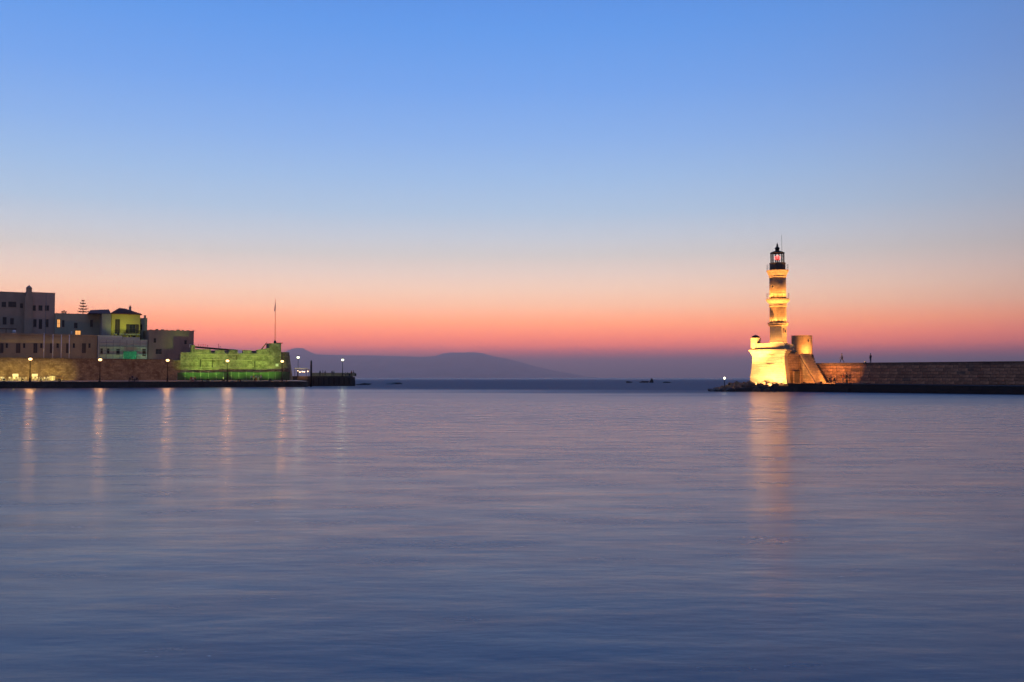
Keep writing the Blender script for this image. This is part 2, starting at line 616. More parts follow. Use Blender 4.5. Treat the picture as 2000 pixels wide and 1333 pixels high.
def fill_opening(parent, q, kind, y=0.0, P=None):
    """window or door standing in one opening; q = x0, x1, z0, z1"""
    a, b_, c, d = q[:4]
    P = P or (lambda x, yy, z: (x, yy, z))

    def bx(mb, x0, x1, y0, y1, z0, z1):
        vs = [P(*p) for p in ((x0, y0, z0), (x1, y0, z0), (x1, y1, z0), (x0, y1, z0), (x0, y0, z1), (x1, y0, z1), (x1, y1, z1), (x0, y1, z1))]
        mb.add(vs, [(3, 2, 1, 0), (4, 5, 6, 7), (0, 1, 5, 4), (1, 2, 6, 5), (2, 3, 7, 6), (3, 0, 4, 7)])
    fw = min(0.09, (b_ - a) * .14)
    e = 0.004
    fr = MB()
    bx(fr, a + e, a + fw, y + .10, y + .18, c + e, d - e)
    bx(fr, b_ - fw, b_ - e, y + .10, y + .18, c + e, d - e)
    bx(fr, a + fw, b_ - fw, y + .10, y + .18, d - fw, d - e)
    bx(fr, a + fw, b_ - fw, y + .10, y + .18, c + e, c + fw)
    mid = (a + b_) / 2
    if kind in ('window', 'lit', 'shuttered'):
        bx(fr, mid - .03, mid + .03, y + .105, y + .175, c + fw, d - fw)
        bx(fr, a + fw, mid - .03, y + .11, y + .17, (c + d) / 2 - .025, (c + d) / 2 + .025)
        bx(fr, mid + .03, b_ - fw, y + .11, y + .17, (c + d) / 2 - .025, (c + d) / 2 + .025)
        o = fr.build('window', MT['frame_dark'], parent)
        pn = MB()
        bx(pn, a + fw * .5, b_ - fw * .5, y + .145, y + .155, c + fw * .5, d - fw * .5)
        pn.build('pane', MT['lit'] if kind == 'lit' else MT['glass'], o)
        sl = MB()
        bx(sl, a - .08, b_ + .08, y - .08, y + .098, c - .10, c - .004)
        sl.build('sill', MT['stone_trim'], o)
        if kind == 'shuttered':
            for sx in (-1, 1):
                sh = MB()
                x0 = (a - (b_ - a) * .5) if sx < 0 else b_ + .02
                x1 = a - .02 if sx < 0 else (b_ + (b_ - a) * .5)
                bx(sh, x0, x1, y - .07, y - .02, c, d)
                nl = 8
                for k in range(nl):
                    z = c + (d - c) * (k + .5) / nl
                    bx(sh, x0 + .04, x1 - .04, y - .095, y - .072, z - .03, z + .03)
                sh.build('shutter', MT['shutter'], o)
    else:
        o = fr.build('door', MT['frame_dark'], parent)
        lf = MB()
        for k in (0, 1):
            x0 = a + fw + k * (mid - a - fw) + .01
            x1 = x0 + (mid - a - fw) - .02
            bx(lf, x0, x1, y + .12, y + .16, c + fw + .01, d - fw - .01)
            bx(lf, x0 + .08, x1 - .08, y + .10, y + .118, c + .3, (c + d) / 2 - .08)
            bx(lf, x0 + .08, x1 - .08, y + .10, y + .118, (c + d) / 2 + .08, d - .3)
        lf.build('leaf', MT['shutter'], o)
    return o


# ------------------------------------------------------------------ people
_BODY = {}


def body_mesh(pose):
    """one continuous skinned body; pose 'stand', 'walk', 'sit', 'crouch'"""
    J = {'pelvis': (0, 0, .95, .15, .11), 'waist': (0, .0, 1.10, .14, .10), 'chest': (0, .01, 1.30, .17, .115), 'collar': (0, 0, 1.44, .11, .085),
         'neck': (0, .01, 1.52, .055, .055), 'chin': (0, .025, 1.585, .065, .075), 'face': (0, .03, 1.66, .08, .095), 'crown': (0, .015, 1.735, .06, .07)}
    E = [('pelvis', 'waist'), ('waist', 'chest'), ('chest', 'collar'), ('collar', 'neck'), ('neck', 'chin'), ('chin', 'face'), ('face', 'crown')]
    for sx, s in ((-1, 'l'), (1, 'r')):
        sw = {'stand': 0.03, 'walk': 0.26 * sx, 'sit': 0.0, 'crouch': 0.1}[pose]
        J['sh' + s] = (.17 * sx, 0, 1.42, .065, .065)
        J['el' + s] = (.25 * sx, -sw * .5 - .02, 1.14, .048, .048)
        J['wr' + s] = (.25 * sx, -sw + .10, .90, .034, .034)
        J['kn' + s + 'u'] = (.25 * sx, -sw + .14, .83, .045, .025)
        J['ft' + s + 'h'] = (.245 * sx, -sw + .17, .75, .03, .016)
        E += [('collar', 'sh' + s), ('sh' + s, 'el' + s), ('el' + s, 'wr' + s), ('wr' + s, 'kn' + s + 'u'), ('kn' + s + 'u', 'ft' + s + 'h')]
        if pose == 'stand':
            leg = [(.10, 0, .88), (.11, .02, .50), (.11, -.02, .09), (.12, .14, .035)]
        elif pose == 'walk':
            leg = [(.10, .02 * sx, .88), (.10, .21 * sx + .04, .50), (.10, .34 * sx - .05, .10 if sx > 0 else .13), (.10, .34 * sx + .11, .04)]
        elif pose == 'sit':
            leg = [(.11, .05, .92), (.13, .46, .93), (.13, .48, .52), (.14, .62, .47)]
        else:
            leg = [(.11, .08, .90), (.16, .36, .98), (.13, .10, .60), (.14, .26, .555)]
        for nme, p, r in zip(('hip', 'knee', 'ankle', 'toe'), leg, (.095, .065, .045, .04)):
            J[nme + s] = (p[0] * sx, p[1], p[2], r, r)
        E += [('pelvis', 'hip' + s), ('hip' + s, 'knee' + s), ('knee' + s, 'ankle' + s), ('ankle' + s, 'toe' + s)]
    drop = {'sit': 0.44, 'crouch': 0.515}.get(pose, 0.0)
    names = list(J)
    me = bpy.data.meshes.new('body_cage')
    me.from_pydata([J[k][:3] for k in names], [(names.index(a), names.index(b)) for a, b in E], [])
    o = bpy.data.objects.new('body_cage', me)
    COL.objects.link(o)
    md = o.modifiers.new('skin', 'SKIN')
    md.use_smooth_shade = True
    for i, k in enumerate(names):
        sv = me.skin_vertices[0].data[i]
        sv.radius = J[k][3:5]
        sv.use_root = (k == 'pelvis')
    sb = o.modifiers.new('sub', 'SUBSURF')
    sb.levels = sb.render_levels = 1
    dg = bpy.context.evaluated_depsgraph_get()
    res = bpy.data.meshes.new_from_object(o.evaluated_get(dg))
    bpy.data.objects.remove(o)
    for v in res.vertices:
        v.co.z -= drop
    grp = []
    pts = [Vector(J[k][:3]) - Vector((0, 0, drop)) for k in names]
    for p in res.polygons:
        k = names[min(range(len(pts)), key=lambda i: (pts[i] - p.center).length)]
        grp.append(2 if k in ('neck', 'chin', 'face', 'crown') or k[-1] == 'u' or k[-1] == 'h' else
                   1 if k[:3] in ('hip', 'kne', 'ank', 'pel') else 3 if k[:3] == 'toe' else 0)
    res.materials.clear()
    return res, grp


def person(loc, rz, pose, top, legs, label, group=None, height=1.75):
    key = (pose, top, legs)
    if key not in _BODY:
        if pose not in _BODY:
            _BODY[pose] = body_mesh(pose)
        src, grp = _BODY[pose]
        me = src.copy()
        for mt in (MT[top], MT[legs], MT['skin'], MT['cloth_black']):
            me.materials.append(mt)
        me.polygons.foreach_set('material_index', grp)
        me.name = 'body'
        _BODY[key] = me
    drop = {'sit': 0.44, 'crouch': 0.515}.get(pose, 0.0)
    t = thing('person', label, 'person', loc, rz, group)
    t.scale = (height / 1.76,) * 3
    obj('body', _BODY[key], t)
    if 'hair' not in _BODY:
        mb = MB()
        mb.lathe([(.001, .0), (.092, .02), (.098, .07), (.085, .115), (.045, .145), (.001, .15)], 10)
        _BODY['hair'] = mb.mesh('hair', MT['hair'], True)
    h = obj('hair', _BODY['hair'], t, (0, -.005, 1.655 - drop))
    return t
# ================================================================== the old harbour front
Q0 = Vector((-121.1, 218.0, 0))
QR = R(30)
QD = Vector((cos(QR), sin(QR), 0))
QB = Vector((-sin(QR), cos(QR), 0))
QUAY_Z, TER_Z = 1.5, 7.2


def W(s, t, z=0.0):
    return Q0 + QD * s + QB * t + Vector((0, 0, z))


def L(px, py, t):
    p = on_plane(px, py, Q0 + QB * t, QB)
    return (p - Q0).dot(QD), p.z


def sx(px, t):
    return L(px, 738, t)[0]


def qz(t):
    return QUAY_Z + .024 * min(max(t, 0), 14)


def zy(px, py, t):
    return L(px, py, t)[1]


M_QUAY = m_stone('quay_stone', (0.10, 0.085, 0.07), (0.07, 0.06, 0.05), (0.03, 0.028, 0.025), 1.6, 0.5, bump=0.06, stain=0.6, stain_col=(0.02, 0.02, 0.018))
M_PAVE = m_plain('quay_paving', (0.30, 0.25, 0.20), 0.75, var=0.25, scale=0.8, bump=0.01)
M_RAMPART = m_stone('rampart_stone', (0.40, 0.30, 0.19), (0.25, 0.18, 0.11), (0.12, 0.09, 0.065), 0.85, 0.42, bump=0.3, stain=0.955, stain_col=(0.11, 0.07, 0.045))
M_FORT = m_stone('fortress_stone', (0.42, 0.38, 0.28), (0.30, 0.27, 0.19), (0.14, 0.12, 0.085), 0.95, 0.46, bump=0.3, stain=0.95, stain_col=(0.09, 0.085, 0.05))

# ---- quay
SE, SW = sx(607, 0), -45.0
mb = MB()
zt_q = lambda p: qz((Vector((p[0], p[1], 0)) - Q0).dot(QB))
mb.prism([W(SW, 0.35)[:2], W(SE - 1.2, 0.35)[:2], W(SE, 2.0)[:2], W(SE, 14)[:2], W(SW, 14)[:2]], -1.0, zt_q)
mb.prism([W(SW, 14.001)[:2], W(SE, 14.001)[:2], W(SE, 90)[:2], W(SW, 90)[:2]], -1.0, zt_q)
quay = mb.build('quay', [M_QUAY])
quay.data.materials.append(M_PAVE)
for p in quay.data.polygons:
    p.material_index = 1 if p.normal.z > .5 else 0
tag(quay, 'dark stone quay with pale lamp lit paving along the harbour front', kind='structure')
rnd = random.Random(5)
caps = []
for k in range(3):
    ln = (1.45, 1.1, 1.8)[k]
    caps.append((ln, MB().box(0, ln - .03, -.15, .75, -.32, .06 + .01 * k).mesh('capstone', [M_PAVE, M_QUAY])))
    for p in caps[-1][1].polygons:
        p.material_index = 0 if p.normal.z > .5 else 1
s = SW
while s < SE - 3.2:
    ln, me = rnd.choice(caps)
    p = W(s, 0.35 + rnd.uniform(-.03, .03), QUAY_Z + rnd.uniform(-.02, .02))
    obj('capstone', me, quay, p, QR + rnd.uniform(-.004, .004))
    s += ln
# mooring rings and fenders hanging on the quay face
for k, px in enumerate((118, 262, 395, 470, 560)):
    t = thing('mooring_bollard', 'small black iron mooring bollard on the quay edge', 'bollard', W(sx(px, 1.3), 1.3, qz(1.3)), QR, 'mooring bollards on the quay')
    MB().lathe([(.2, 0), (.2, .06), (.13, .1), (.12, .38), (.2, .44), (.2, .52), (.1, .58)], 10).build('post', MT['iron'], t, True)
    MB().lathe([(.26, -.01), (.26, .03), (.15, .05)], 10).build('base_plate', MT['iron'], t)

# ---- terrace behind the ramparts
TW = 15.2
terr = MB().prism([W(SW, TW)[:2], W(sx(548, TW), TW)[:2], W(sx(548, TW), 75)[:2], W(SW, 75)[:2]], 0.5, TER_Z - .3).build('terrace', M_PAVE)
tag(terr, 'raised terrace behind the harbour rampart', kind='structure')

# ---- rampart (left length, plain)
T0 = 14.0


def local_wall(name, label, cat, px0, px1, t, zb, ztop0, ztop1, thick, mat, batter=0.5):
    s0, s1 = sx(px0, t), sx(px1, t)
    root = thing(name, label, cat, W(s0, t, zb), QR)
    w_ = s1 - s0
    h0, h1 = ztop0 - zb, ztop1 - zb
    mb = MB()
    n_ = max(2, int(w_ / 3))
    r2 = random.Random(int(px0) + 77)
    top = [(w_ * i / n_, h0 + (h1 - h0) * i / n_ + r2.uniform(-.10, .10)) for i in range(n_ + 1)]
    for (xa, ha), (xb, hb) in zip(top, top[1:]):
        mb.add([(xa, -batter, 0), (xb, -batter, 0), (xb, 0, hb), (xa, 0, ha), (xa, thick, ha), (xb, thick, hb), (xa, thick, 0), (xb, thick, 0)],
               [(0, 1, 2, 3), (3, 2, 5, 4), (4, 5, 7, 6)])
    mb.add([(0, -batter, 0), (0, 0, h0), (0, thick, h0), (0, thick, 0), (w_, -batter, 0), (w_, 0, top[-1][1]), (w_, thick, top[-1][1]), (w_, thick, 0)],
           [(0, 1, 2, 3), (7, 6, 5, 4)])
    mb.build('masonry', mat, root)
    return root, w_, h0


zt = zy(60, 700, T0)
ramp, rw, rh = local_wall('rampart', 'long plain stone rampart behind the quay, under the low terrace building', 'wall', -110, 352, T0, QUAY_Z - .1, zt, zy(345, 704, T0), 1.4, M_RAMPART)
# a course of proud coping blocks on the rampart
for k in range(44):
    me = bpy.data.meshes.get('coping_stone') or MB().box(0, 2.3, -.14, 1.2, -.06, .16).mesh('coping_stone', M_RAMPART)
    if k * 2.42 < rw - 2.4:
        q = (k * 2.42 + 1.2) / rw
        obj('coping_stone', me, ramp, (k * 2.42, 0, rh + (zy(345, 704, T0) - zt) * q + .02 + rnd.uniform(-.03, .03)))
# weathered buttress patches / blocked openings on the reddish stretch
for px in (168, 216, 258, 330):
    s_ = sx(px, T0)
    x = s_ - sx(-110, T0)
    a = MB()
    a.box(x - .5, x + .5, -.42, .1, rh * .62, rh * .95)
    a.build('buttress', M_RAMPART, ramp)


# ---- houses
def house(name, label, px0, px1, pyt, t, depth, mat, holes=(), left_holes=(), roof='flat', zb=TER_Z - .35, parapet=0.35, pyt1=None, group=None):
    s0, s1 = sx(px0, t), sx(px1, t)
    w_ = s1 - s0
    zt_ = zy((px0 + px1) / 2, pyt, t)
    h = zt_ - zb
    root = thing(name, label, 'house', W(s0, t, zb), QR, group)
    H = []
    for (a, b_, c, d, kind) in holes:
        (sa, z0), (sb, z1) = L(a, d, t), L(b_, c, t)
        H.append((sa - s0, sb - s0, max(.02, z0 - zb), z1 - zb, kind))
    mb = MB()
    wall_face(mb, w_, h, H)
    LH = [(q[0], q[1], q[2], q[3], q[4]) for q in left_holes]      # metres along the left flank, from the front corner
    PL = lambda x, y, z: (y, x, z)
    wl = MB()
    wall_face(wl, depth, h, LH, flip=lambda x, y, z: (y, x, z))
    for f_ in wl.f:
        pass
    mb.add(wl.v, [tuple(reversed(q)) for q in wl.f])
    mb.quad((w_, 0, 0), (w_, depth, 0), (w_, depth, h), (w_, 0, h))
    mb.quad((w_, depth, 0), (0, depth, 0), (0, depth, h), (w_, depth, h))
    mb.build('wall', mat, root)
    for q in H:
        fill_opening(root, q, q[4])
    for q in LH:
        fill_opening(root, q, q[4], P=PL)
    if roof == 'flat':
        r = MB()
        r.box(.25, w_ - .25, .25, depth - .25, h - .02, h + .03)
        for (x0, x1, y0, y1) in ((-.05, w_ + .05, -.06, .25), (-.05, w_ + .05, depth - .25, depth + .05), (-.05, .25, .25, depth - .25), (w_ - .25, w_ + .05, .25, depth - .25)):
            r.box(x0, x1, y0, y1, h + .002, h + parapet)
        r.build('roof', mat, root)
    return root, w_, h, s0, zb


P_TAN = m_plaster('grey_tan_plaster', (0.468, 0.377, 0.267), (0.17, 0.14, 0.12))
P_PINK = m_plaster('pinkish_plaster', (0.572, 0.429, 0.320), (0.24, 0.18, 0.17), 0.35)
P_GREY = m_plaster('grey_green_plaster', (0.429, 0.429, 0.298), (0.17, 0.17, 0.14))
P_BROWN = m_plaster('brown_plaster', (0.416, 0.312, 0.181), (0.15, 0.11, 0.08))
P_YEL = m_plaster('yellow_plaster', (0.62, 0.52, 0.14), (0.42, 0.36, 0.10), 0.4)
P_PALE = m_plaster('pale_plaster', (0.50, 0.52, 0.46), (0.26, 0.28, 0.24), 0.5)
P_FLANK_SHADE = m_plaster('flank_shade_plaster', (0.338, 0.325, 0.298), (0.14, 0.13, 0.15))  # grey carries the shade on the yellow house's unlit side
P_DARK = m_plaster('dark_violet_plaster', (0.286, 0.221, 0.192), (0.10, 0.085, 0.09), 0.6)

# low terrace building
low_h = []
for (a, b_, kind) in ((0, 7, 'd'), (11, 15.5, 'w'), (31, 40, 'd'), (45, 49.5, 'w'), (65, 73, 'd'), (78.5, 83, 'w'), (97, 104, 'd'), (110, 115, 'w'), (129, 136, 'd'),
                       (142, 146.5, 'w'), (160, 168, 'd'), (172.5, 177, 'w')):
    low_h.append((a, b_, 671, 690 if kind == 'd' else 680, 'door' if kind == 'd' else 'window'))
low, lw, lh, ls0, lzb = house('terrace_building', 'long low brown building with a row of doors on the rampart terrace', -120, 188, 653, 21, 9, P_BROWN, low_h, parapet=0.2)
ct = MB()
ct.box(-.1, lw + .1, -.16, -.065, lh - .25, lh - .02)
ct.build('cornice', P_BROWN, low)
for k, (px, hpx) in enumerate(((26, 6), (138, 5))):
    s_ = sx(px, 23)
    o = thing('roof_tank', ('squat white water tank on the low terrace building, by the tall house', 'thin white water tank on the low terrace building, by the lit window')[k], 'water tank', W(s_, 23, lzb + lh + .02), QR)
    rr = (.42, .2)[k]
    MB().lathe([(rr, .25), (rr, .95), (rr * .6, 1.1)], 12).build('tank', MT['white_paint'], o, True)
    MB().box(-rr, rr, -rr, rr, 0, .25).build('stand', MT['steel'], o)

# tall house
tall_h = [(62, 70, 597, 607, 'window'), (75, 83, 597, 607, 'window'), (87.5, 96, 597, 607, 'window'),
          (65, 71.5, 624, 639, 'window'), (75.5, 82.5, 624, 643, 'door'), (88, 95, 624, 639, 'window')]
tall, tw_, th, ts0, tzb = house('tall_house', 'tall flat roofed pinkish house with a domed chimney', 47, 104.5, 573, 33, 11, P_PINK, tall_h, parapet=.25)
wing_h = [(-38, -28, 590, 600, 'window'), (-22, -8, 590, 600, 'window'), (3, 12, 590, 600, 'window'), (16, 32, 590, 600, 'window'), (39, 45, 593, 602, 'window'),
          (5, 13, 620, 634, 'window'), (20, 27, 622, 634, 'window'), (-30, -22, 620, 634, 'window')]
wing, ww, wh, ws0, wzb = house('flat_roofed_house', 'flat roofed grey house with a long dark band of windows, beside the tall house', -60, 46.4, 571.5, 34, 11, P_TAN, wing_h, parapet=.3)
# chimney with small dome
q = sx(53.5, 32.4) - ts0
cz = zy(53.5, 557, 32.4) - tzb
ch = MB()
ch.box(q - 1.0, q + .95, -.75, -.02, 0, cz - 3.1)
ch.build('chimney_breast', P_TAN, tall)
ch = MB()
ch.box(q - .72, q + .68, -.6, .5, cz - 3.1, cz - .9)
top = ch.build('chimney', P_TAN, tall)
MB().lathe([(.78, cz - .92), (.78, cz - .8), (.62, cz - .55), (.38, cz - .3), (.15, cz - .12), (.1, cz)], 10, q - .02, -.05).build('cowl', P_TAN, top, True)
# drainpipe, awning beam
MB().tube([(sx(87, 33) - ts0, -.1, .2), (sx(87, 33) - ts0, -.1, th)], .07, 6).build('drainpipe', MT['steel'], tall)
pg = thing('pergola', 'dark timber pergola on the roof of the low terrace building', 'pergola', W(sx(-10, 25), 25, lzb + lh + .02), QR)
pw = sx(30, 25) - sx(-10, 25)
MB().box(0, pw, 0, 3, 1.5, 1.62).build('canopy', MT['wood'], pg)
for x in (0.1, pw * .5, pw - .1):
    for y in (.1, 2.9):
        MB().box(x - .07, x + .07, y - .07, y + .07, 0, 1.5).build('post', MT['wood'], pg)

# grey-green house between the tall house and the yellow house
mid_h = [(111, 118, 624, 640, 'lit'), (144.5, 151.5, 631, 641, 'window'), (176, 182, 625, 639, 'window'), (146.5, 158, 646, 656, 'lit'), (121, 126, 626, 639, 'window')]
midh, mw, mh, ms0, mzb = house('grey_house', 'grey green house with two orange lit windows', 105.5, 196, 615, 31, 10, P_GREY, mid_h, parapet=.25)
for (px, k) in ((119, .55), (122.5, .75), (126, .5)):
    o = MB().lathe([(.16, -k), (.16, 0), (.24, .02), (.24, .14), (.12, .22)], 8).build('chimney_pot', MT['tile'], midh, True)
    o.location = (sx(px, 34) - ms0, 3, mh + .3 + k)

# yellow house with hipped roof
yel_h = [(224.5, 234.5, 624, 652, 'door'), (252.5, 265, 634, 651, 'shuttered'), (247, 254, 655.5, 662.5, 'window'), (258, 265.5, 655.5, 662.5, 'window')]
yel, yw, yh, ys0, yzb = house('yellow_house', 'yellow house with a hipped tile roof, shutters and a balcony', 216, 272, 613.5, 26, 11, P_YEL, yel_h,
                              left_holes=[(3, 4.2, 9.5, 11.2, 'window'), (6.5, 7.7, 9.5, 11.2, 'window')], roof=None)
yd, ov = 11, .45
rz_ = zy(219, 601, 30) - yzb
mbq = MB()
A, B_, C_, D_ = (-ov, -ov), (yw + ov, -ov), (yw + ov, yd + ov), (-ov, yd + ov)
r0, r1 = (yw * .35, yd * .42), (yw * .52, yd * .58)
vs = [(*A, yh), (*B_, yh), (*C_, yh), (*D_, yh), (*r0, rz_), (*r1, rz_), (*A, yh - .14), (*B_, yh - .14), (*C_, yh - .14), (*D_, yh - .14)]
mbq.add(vs, [(0, 1, 5, 4), (1, 2, 5), (2, 3, 4, 5), (3, 0, 4), (0, 6, 7, 1), (1, 7, 8, 2), (2, 8, 9, 3), (3, 9, 6, 0), (9, 8, 7, 6)])
yroof = mbq.build('roof', MT['tile'], yel)
# rows of cover tiles running down the front and flank slopes
tm = bpy.data.meshes.get('roof_tile')
for k in range(26):
    f0 = (k + .5) / 26
    x0 = -ov + (yw + 2 * ov) * f0
    tip = Vector((r0[0] + (r1[0] - r0[0]) * f0, r0[1] + (r1[1] - r0[1]) * f0, rz_))
    MB().tube([(x0, -ov - .04, yh + .03), Vector((x0, -ov, yh)).lerp(tip, .93) + Vector((0, 0, .04))], .075, 5).build('tile_row', MT['tile'], yroof)
cx_ = sx(252, 30) - ys0
ct_ = zy(252, 597, 30) - yzb
o = MB().box(cx_ - .28, cx_ + .28, 3.7, 4.3, yh + .2, ct_ - .5).build('chimney', P_TAN, yroof)
MB().box(cx_ - .36, cx_ + .36, 3.62, 4.38, ct_ - .5, ct_ - .38).box(cx_ - .15, cx_ + .15, 3.85, 4.15, ct_ - .38, ct_).build('chimney_cap', P_TAN, o)
# yellow house's left flank as an added block, shade in its plaster, tile roof
wg, wgw, wgh, wgs0, wgzb = house('shaded_flank', 'blue grey windowless block standing as the shaded left flank of the yellow house', 197, 215, 613.5, 25.2, 9, P_FLANK_SHADE, [], parapet=.05)
rt = zy(200, 606, 28) - wgzb
xl = sx(163, 28) - wgs0
MB().add([(xl + .8, -.3, wgh + .02), (wgw - .1, -.3, wgh + .06), (wgw - .1, 4.2, rt + .35), (xl + 1.6, 4.2, rt), (xl + .8, 8.6, wgh), (wgw - .1, 8.6, wgh)],
         [(0, 1, 2, 3), (3, 2, 5, 4), (0, 3, 4), (1, 5, 2)]).build('tile_roof', MT['tile'], wg)
# balcony
bz = zy(244, 652.5, 25.2) - yzb
bx0, bx1 = sx(221, 25.2) - ys0, sx(273, 25.2) - ys0
bal = MB().box(bx0, bx1, -1.05, -.003, bz - .16, bz).build('balcony', P_PALE, yel)
for k in range(8):
    x = bx0 + .3 + (bx1 - bx0 - .6) * k / 7
    MB().box(x - .09, x + .09, -.85, -.004, bz - .5, bz - .165).build('corbel', MT['stone_trim'], bal)
rl = MB().tube([(bx0 + .05, -1.0, bz + 1.0), (bx1 - .05, -1.0, bz + 1.0)], .035, 5)
rl.build('handrail', MT['iron'], bal)
bme = MB().tube([(0, 0, 0), (0, 0, 1.0)], .02, 4).mesh('baluster', MT['iron'])
for k in range(40):
    obj('baluster', bme, bal, (bx0 + .05 + (bx1 - bx0 - .1) * k / 39, -1.0, bz))
# plants in pots on the balcony
for k, px in enumerate((243, 246, 249)):
    t = thing('potted_plant', 'small dark potted plant behind the railing of the yellow house balcony', 'plant', W(sx(px, 25.4), 25.4, yzb + bz), QR, 'balcony plants')
    MB().lathe([(.14, 0), (.2, .3), (.22, .32)], 8).build('pot', MT['tile'], t)
    r3 = random.Random(px)
    f_ = MB()
    for j in range(26):
        c0 = Vector((r3.gauss(0, .2), r3.gauss(0, .2), .6 + r3.gauss(0, .2)))
        a_ = Vector((r3.uniform(-1, 1), r3.uniform(-1, 1), r3.uniform(-.5, 1))).normalized() * .14
        b2 = a_.cross(Vector((r3.uniform(-1, 1), 1, .3))).normalized() * .06
        f_.quad(c0 - b2, c0 + a_ * .5 - b2 * .2, c0 + a_, c0 + b2)
    f_.build('foliage', MT['foliage'], t)

annex, aw, ah, as0, azb = house('annex', 'narrow grey house pressed against the yellow house', 273.5, 286, 623, 29, 8, P_GREY, [(275, 278, 634, 645, 'window')], parapet=.2)
MB().box(aw - .7, aw - .2, 1, 1.6, ah + .05, ah + 1.1).build('chimney', P_TAN, annex)

# pale house under repair, with scaffold
pal_h = [(209, 214, 681, 692, 'window'), (227, 234, 682, 693, 'window'), (278, 285, 682, 696, 'door'), (196, 201, 681, 692, 'window')]
pal, plw, plh, pls0, plzb = house('pale_house', 'pale house under repair wrapped in scaffolding below the yellow house', 190.5, 287, 664, 19.5, 5.5, P_PALE, pal_h, parapet=.12)
for k, (a, b_) in enumerate(((190.5, 238), (238.5, 272))):
    x0, x1 = sx(a, 19.5) - pls0, sx(b_, 19.5) - pls0
    MB().box(x0, x1 - .02, .3, 4.8, plh + .125, plh + (1.1, .75)[k]).build('attic', P_PALE, pal)
scf = thing('scaffold', 'steel tube scaffold with planks and green netting on the pale house', 'scaffold', W(pls0, 18.3, TER_Z - .3), QR)
sme = MB().tube([(0, 0, 0), (0, 0, plh - .2)], .045, 6).mesh('standard', MT['steel'])
for k in range(8):
    x = .3 + (plw - .6) * k / 7
    for y in (0, .85):
        obj('standard', sme, scf, (x, y, 0))
lme = MB().tube([(.2, 0, 0), (plw - .2, 0, 0)], .04, 6).mesh('ledger', MT['steel'])
pme = MB().box(.25, plw - .25, .08, .78, 0, .06).mesh('plank', MT['wood'])
for z in (2.0, 4.0):
    for y in (0, .85):
        obj('ledger', lme, scf, (0, y, z))
        obj('ledger', lme, scf, (0, y, z + 1.0))
    obj('plank', pme, scf, (0, 0, z + .05))
gx0, gx1 = sx(240, 18.2) - pls0, sx(266, 18.2) - pls0
net = MB()
for i in range(13):
    a_, b_ = gx0 + (gx1 - gx0) * i / 13, gx0 + (gx1 - gx0) * (i + 1) / 13
    ya, yb = -.12 - .05 * sin(i * 1.9), -.12 - .05 * sin((i + 1) * 1.9)
    net.quad((a_, ya, .15), (b_, yb, .15), (b_, yb, 2.75), (a_, ya, 2.75))
    net.quad((b_, yb + .02, .15), (a_, ya + .02, .15), (a_, ya + .02, 2.75), (b_, yb + .02, 2.75))
net.build('netting', MT['net'], scf)

# dark house next to the fortress
drk_h = [(304, 316, 682, 692, 'window'), (300, 305, 661, 670, 'window'), (360, 365, 665, 673, 'window')]
drk, dw, dh, ds0, dzb = house('dark_house', 'dark windowless looking stone house between the scaffold and the fortress', 289, 377.5, 647, 20, 12, P_DARK, drk_h, parapet=.2)
for k in range(9):
    x = .4 + k * (dw - .9) / 8
    MB().box(x, x + .5 + .2 * (k % 3), -.04, .4, dh + .205, dh + .3 + .18 * ((k * 7) % 4) / 3).build('parapet_stone', P_DARK, drk)
MB().box(dw - 1.2, dw - .7, -.4, -.01, dh - 4.5, dh - 3.6).build('wall_cabinet', MT['white_paint'], drk)

# four white flagpoles on the terrace
for px, top in ((84.5, 652), (102, 655), (118.5, 655.5), (134, 656)):
    t_ = 16.4
    t = thing('flagpole', 'bare white flagpole standing on the terrace in front of the low building', 'flagpole', W(sx(px, t_), t_, TER_Z - .3), QR, 'four white flagpoles')
    hgt = zy(px, top, t_) - TER_Z + .3
    MB().lathe([(.11, .3), (.10, hgt * .6), (.08, hgt)], 10).build('pole', MT['white_paint'], t, True)
    MB().lathe([(.05, hgt), (.12, hgt + .06), (.12, hgt + .14), (.03, hgt + .2)], 8).build('finial', MT['white_paint'], t, True)
    MB().box(-.2, .2, -.2, .2, 0, .3).build('base', MT['stone_trim'], t)

# Norfolk pine behind the roofs
t_ = 46
pn = thing('pine_tree', 'tiered pine tree rising behind the grey house roof', 'tree', W(sx(159.5, t_), t_, TER_Z - .3), QR)
ztp = zy(159.5, 586, t_) - TER_Z + .3
MB().tube([(0, 0, 0), (0.05, 0, ztp * .5), (0, 0, ztp)], [.26, .18, .05], 7).build('trunk', MT['bark'], pn)
cr, r3 = MB(), random.Random(8)
zlo = zy(159.5, 618, t_) - TER_Z + .3
for k in range(7):
    q = k / 6
    z = ztp - .35 - (ztp - zlo) * q
    ln = .4 + 1.7 * q ** .8
    nb_ = 6 + k // 2
    for i in range(nb_):
        a_ = i * 2 * pi / nb_ + k * .6 + r3.uniform(-.15, .15)
        l2 = ln * r3.uniform(.85, 1.1)
        d2 = Vector((cos(a_), sin(a_), .0))
        p0, p1, p2 = Vector((0, 0, z)), Vector((0, 0, z - .05)) + d2 * l2 * .6, Vector((0, 0, z + .12)) + d2 * l2
        cr.tube([p0, p1, p2], [.08, .06, .03], 4)
        for j in range(14):
            f0 = .25 + .75 * j / 13
            c0 = p0.lerp(p1, f0 / .6) if f0 < .6 else p1.lerp(p2, (f0 - .6) / .4)
            sd = Vector((-d2.y, d2.x, 0)) * (.34 * (1.15 - f0)) * (1 if j % 2 else -1)
            u2 = Vector((0, 0, r3.uniform(.16, .32)))
            cr.quad(c0 - d2 * .08, c0 + sd, c0 + d2 * .08 + u2, c0 + u2 * .6)
cr.build('crown', MT['foliage'], pn)

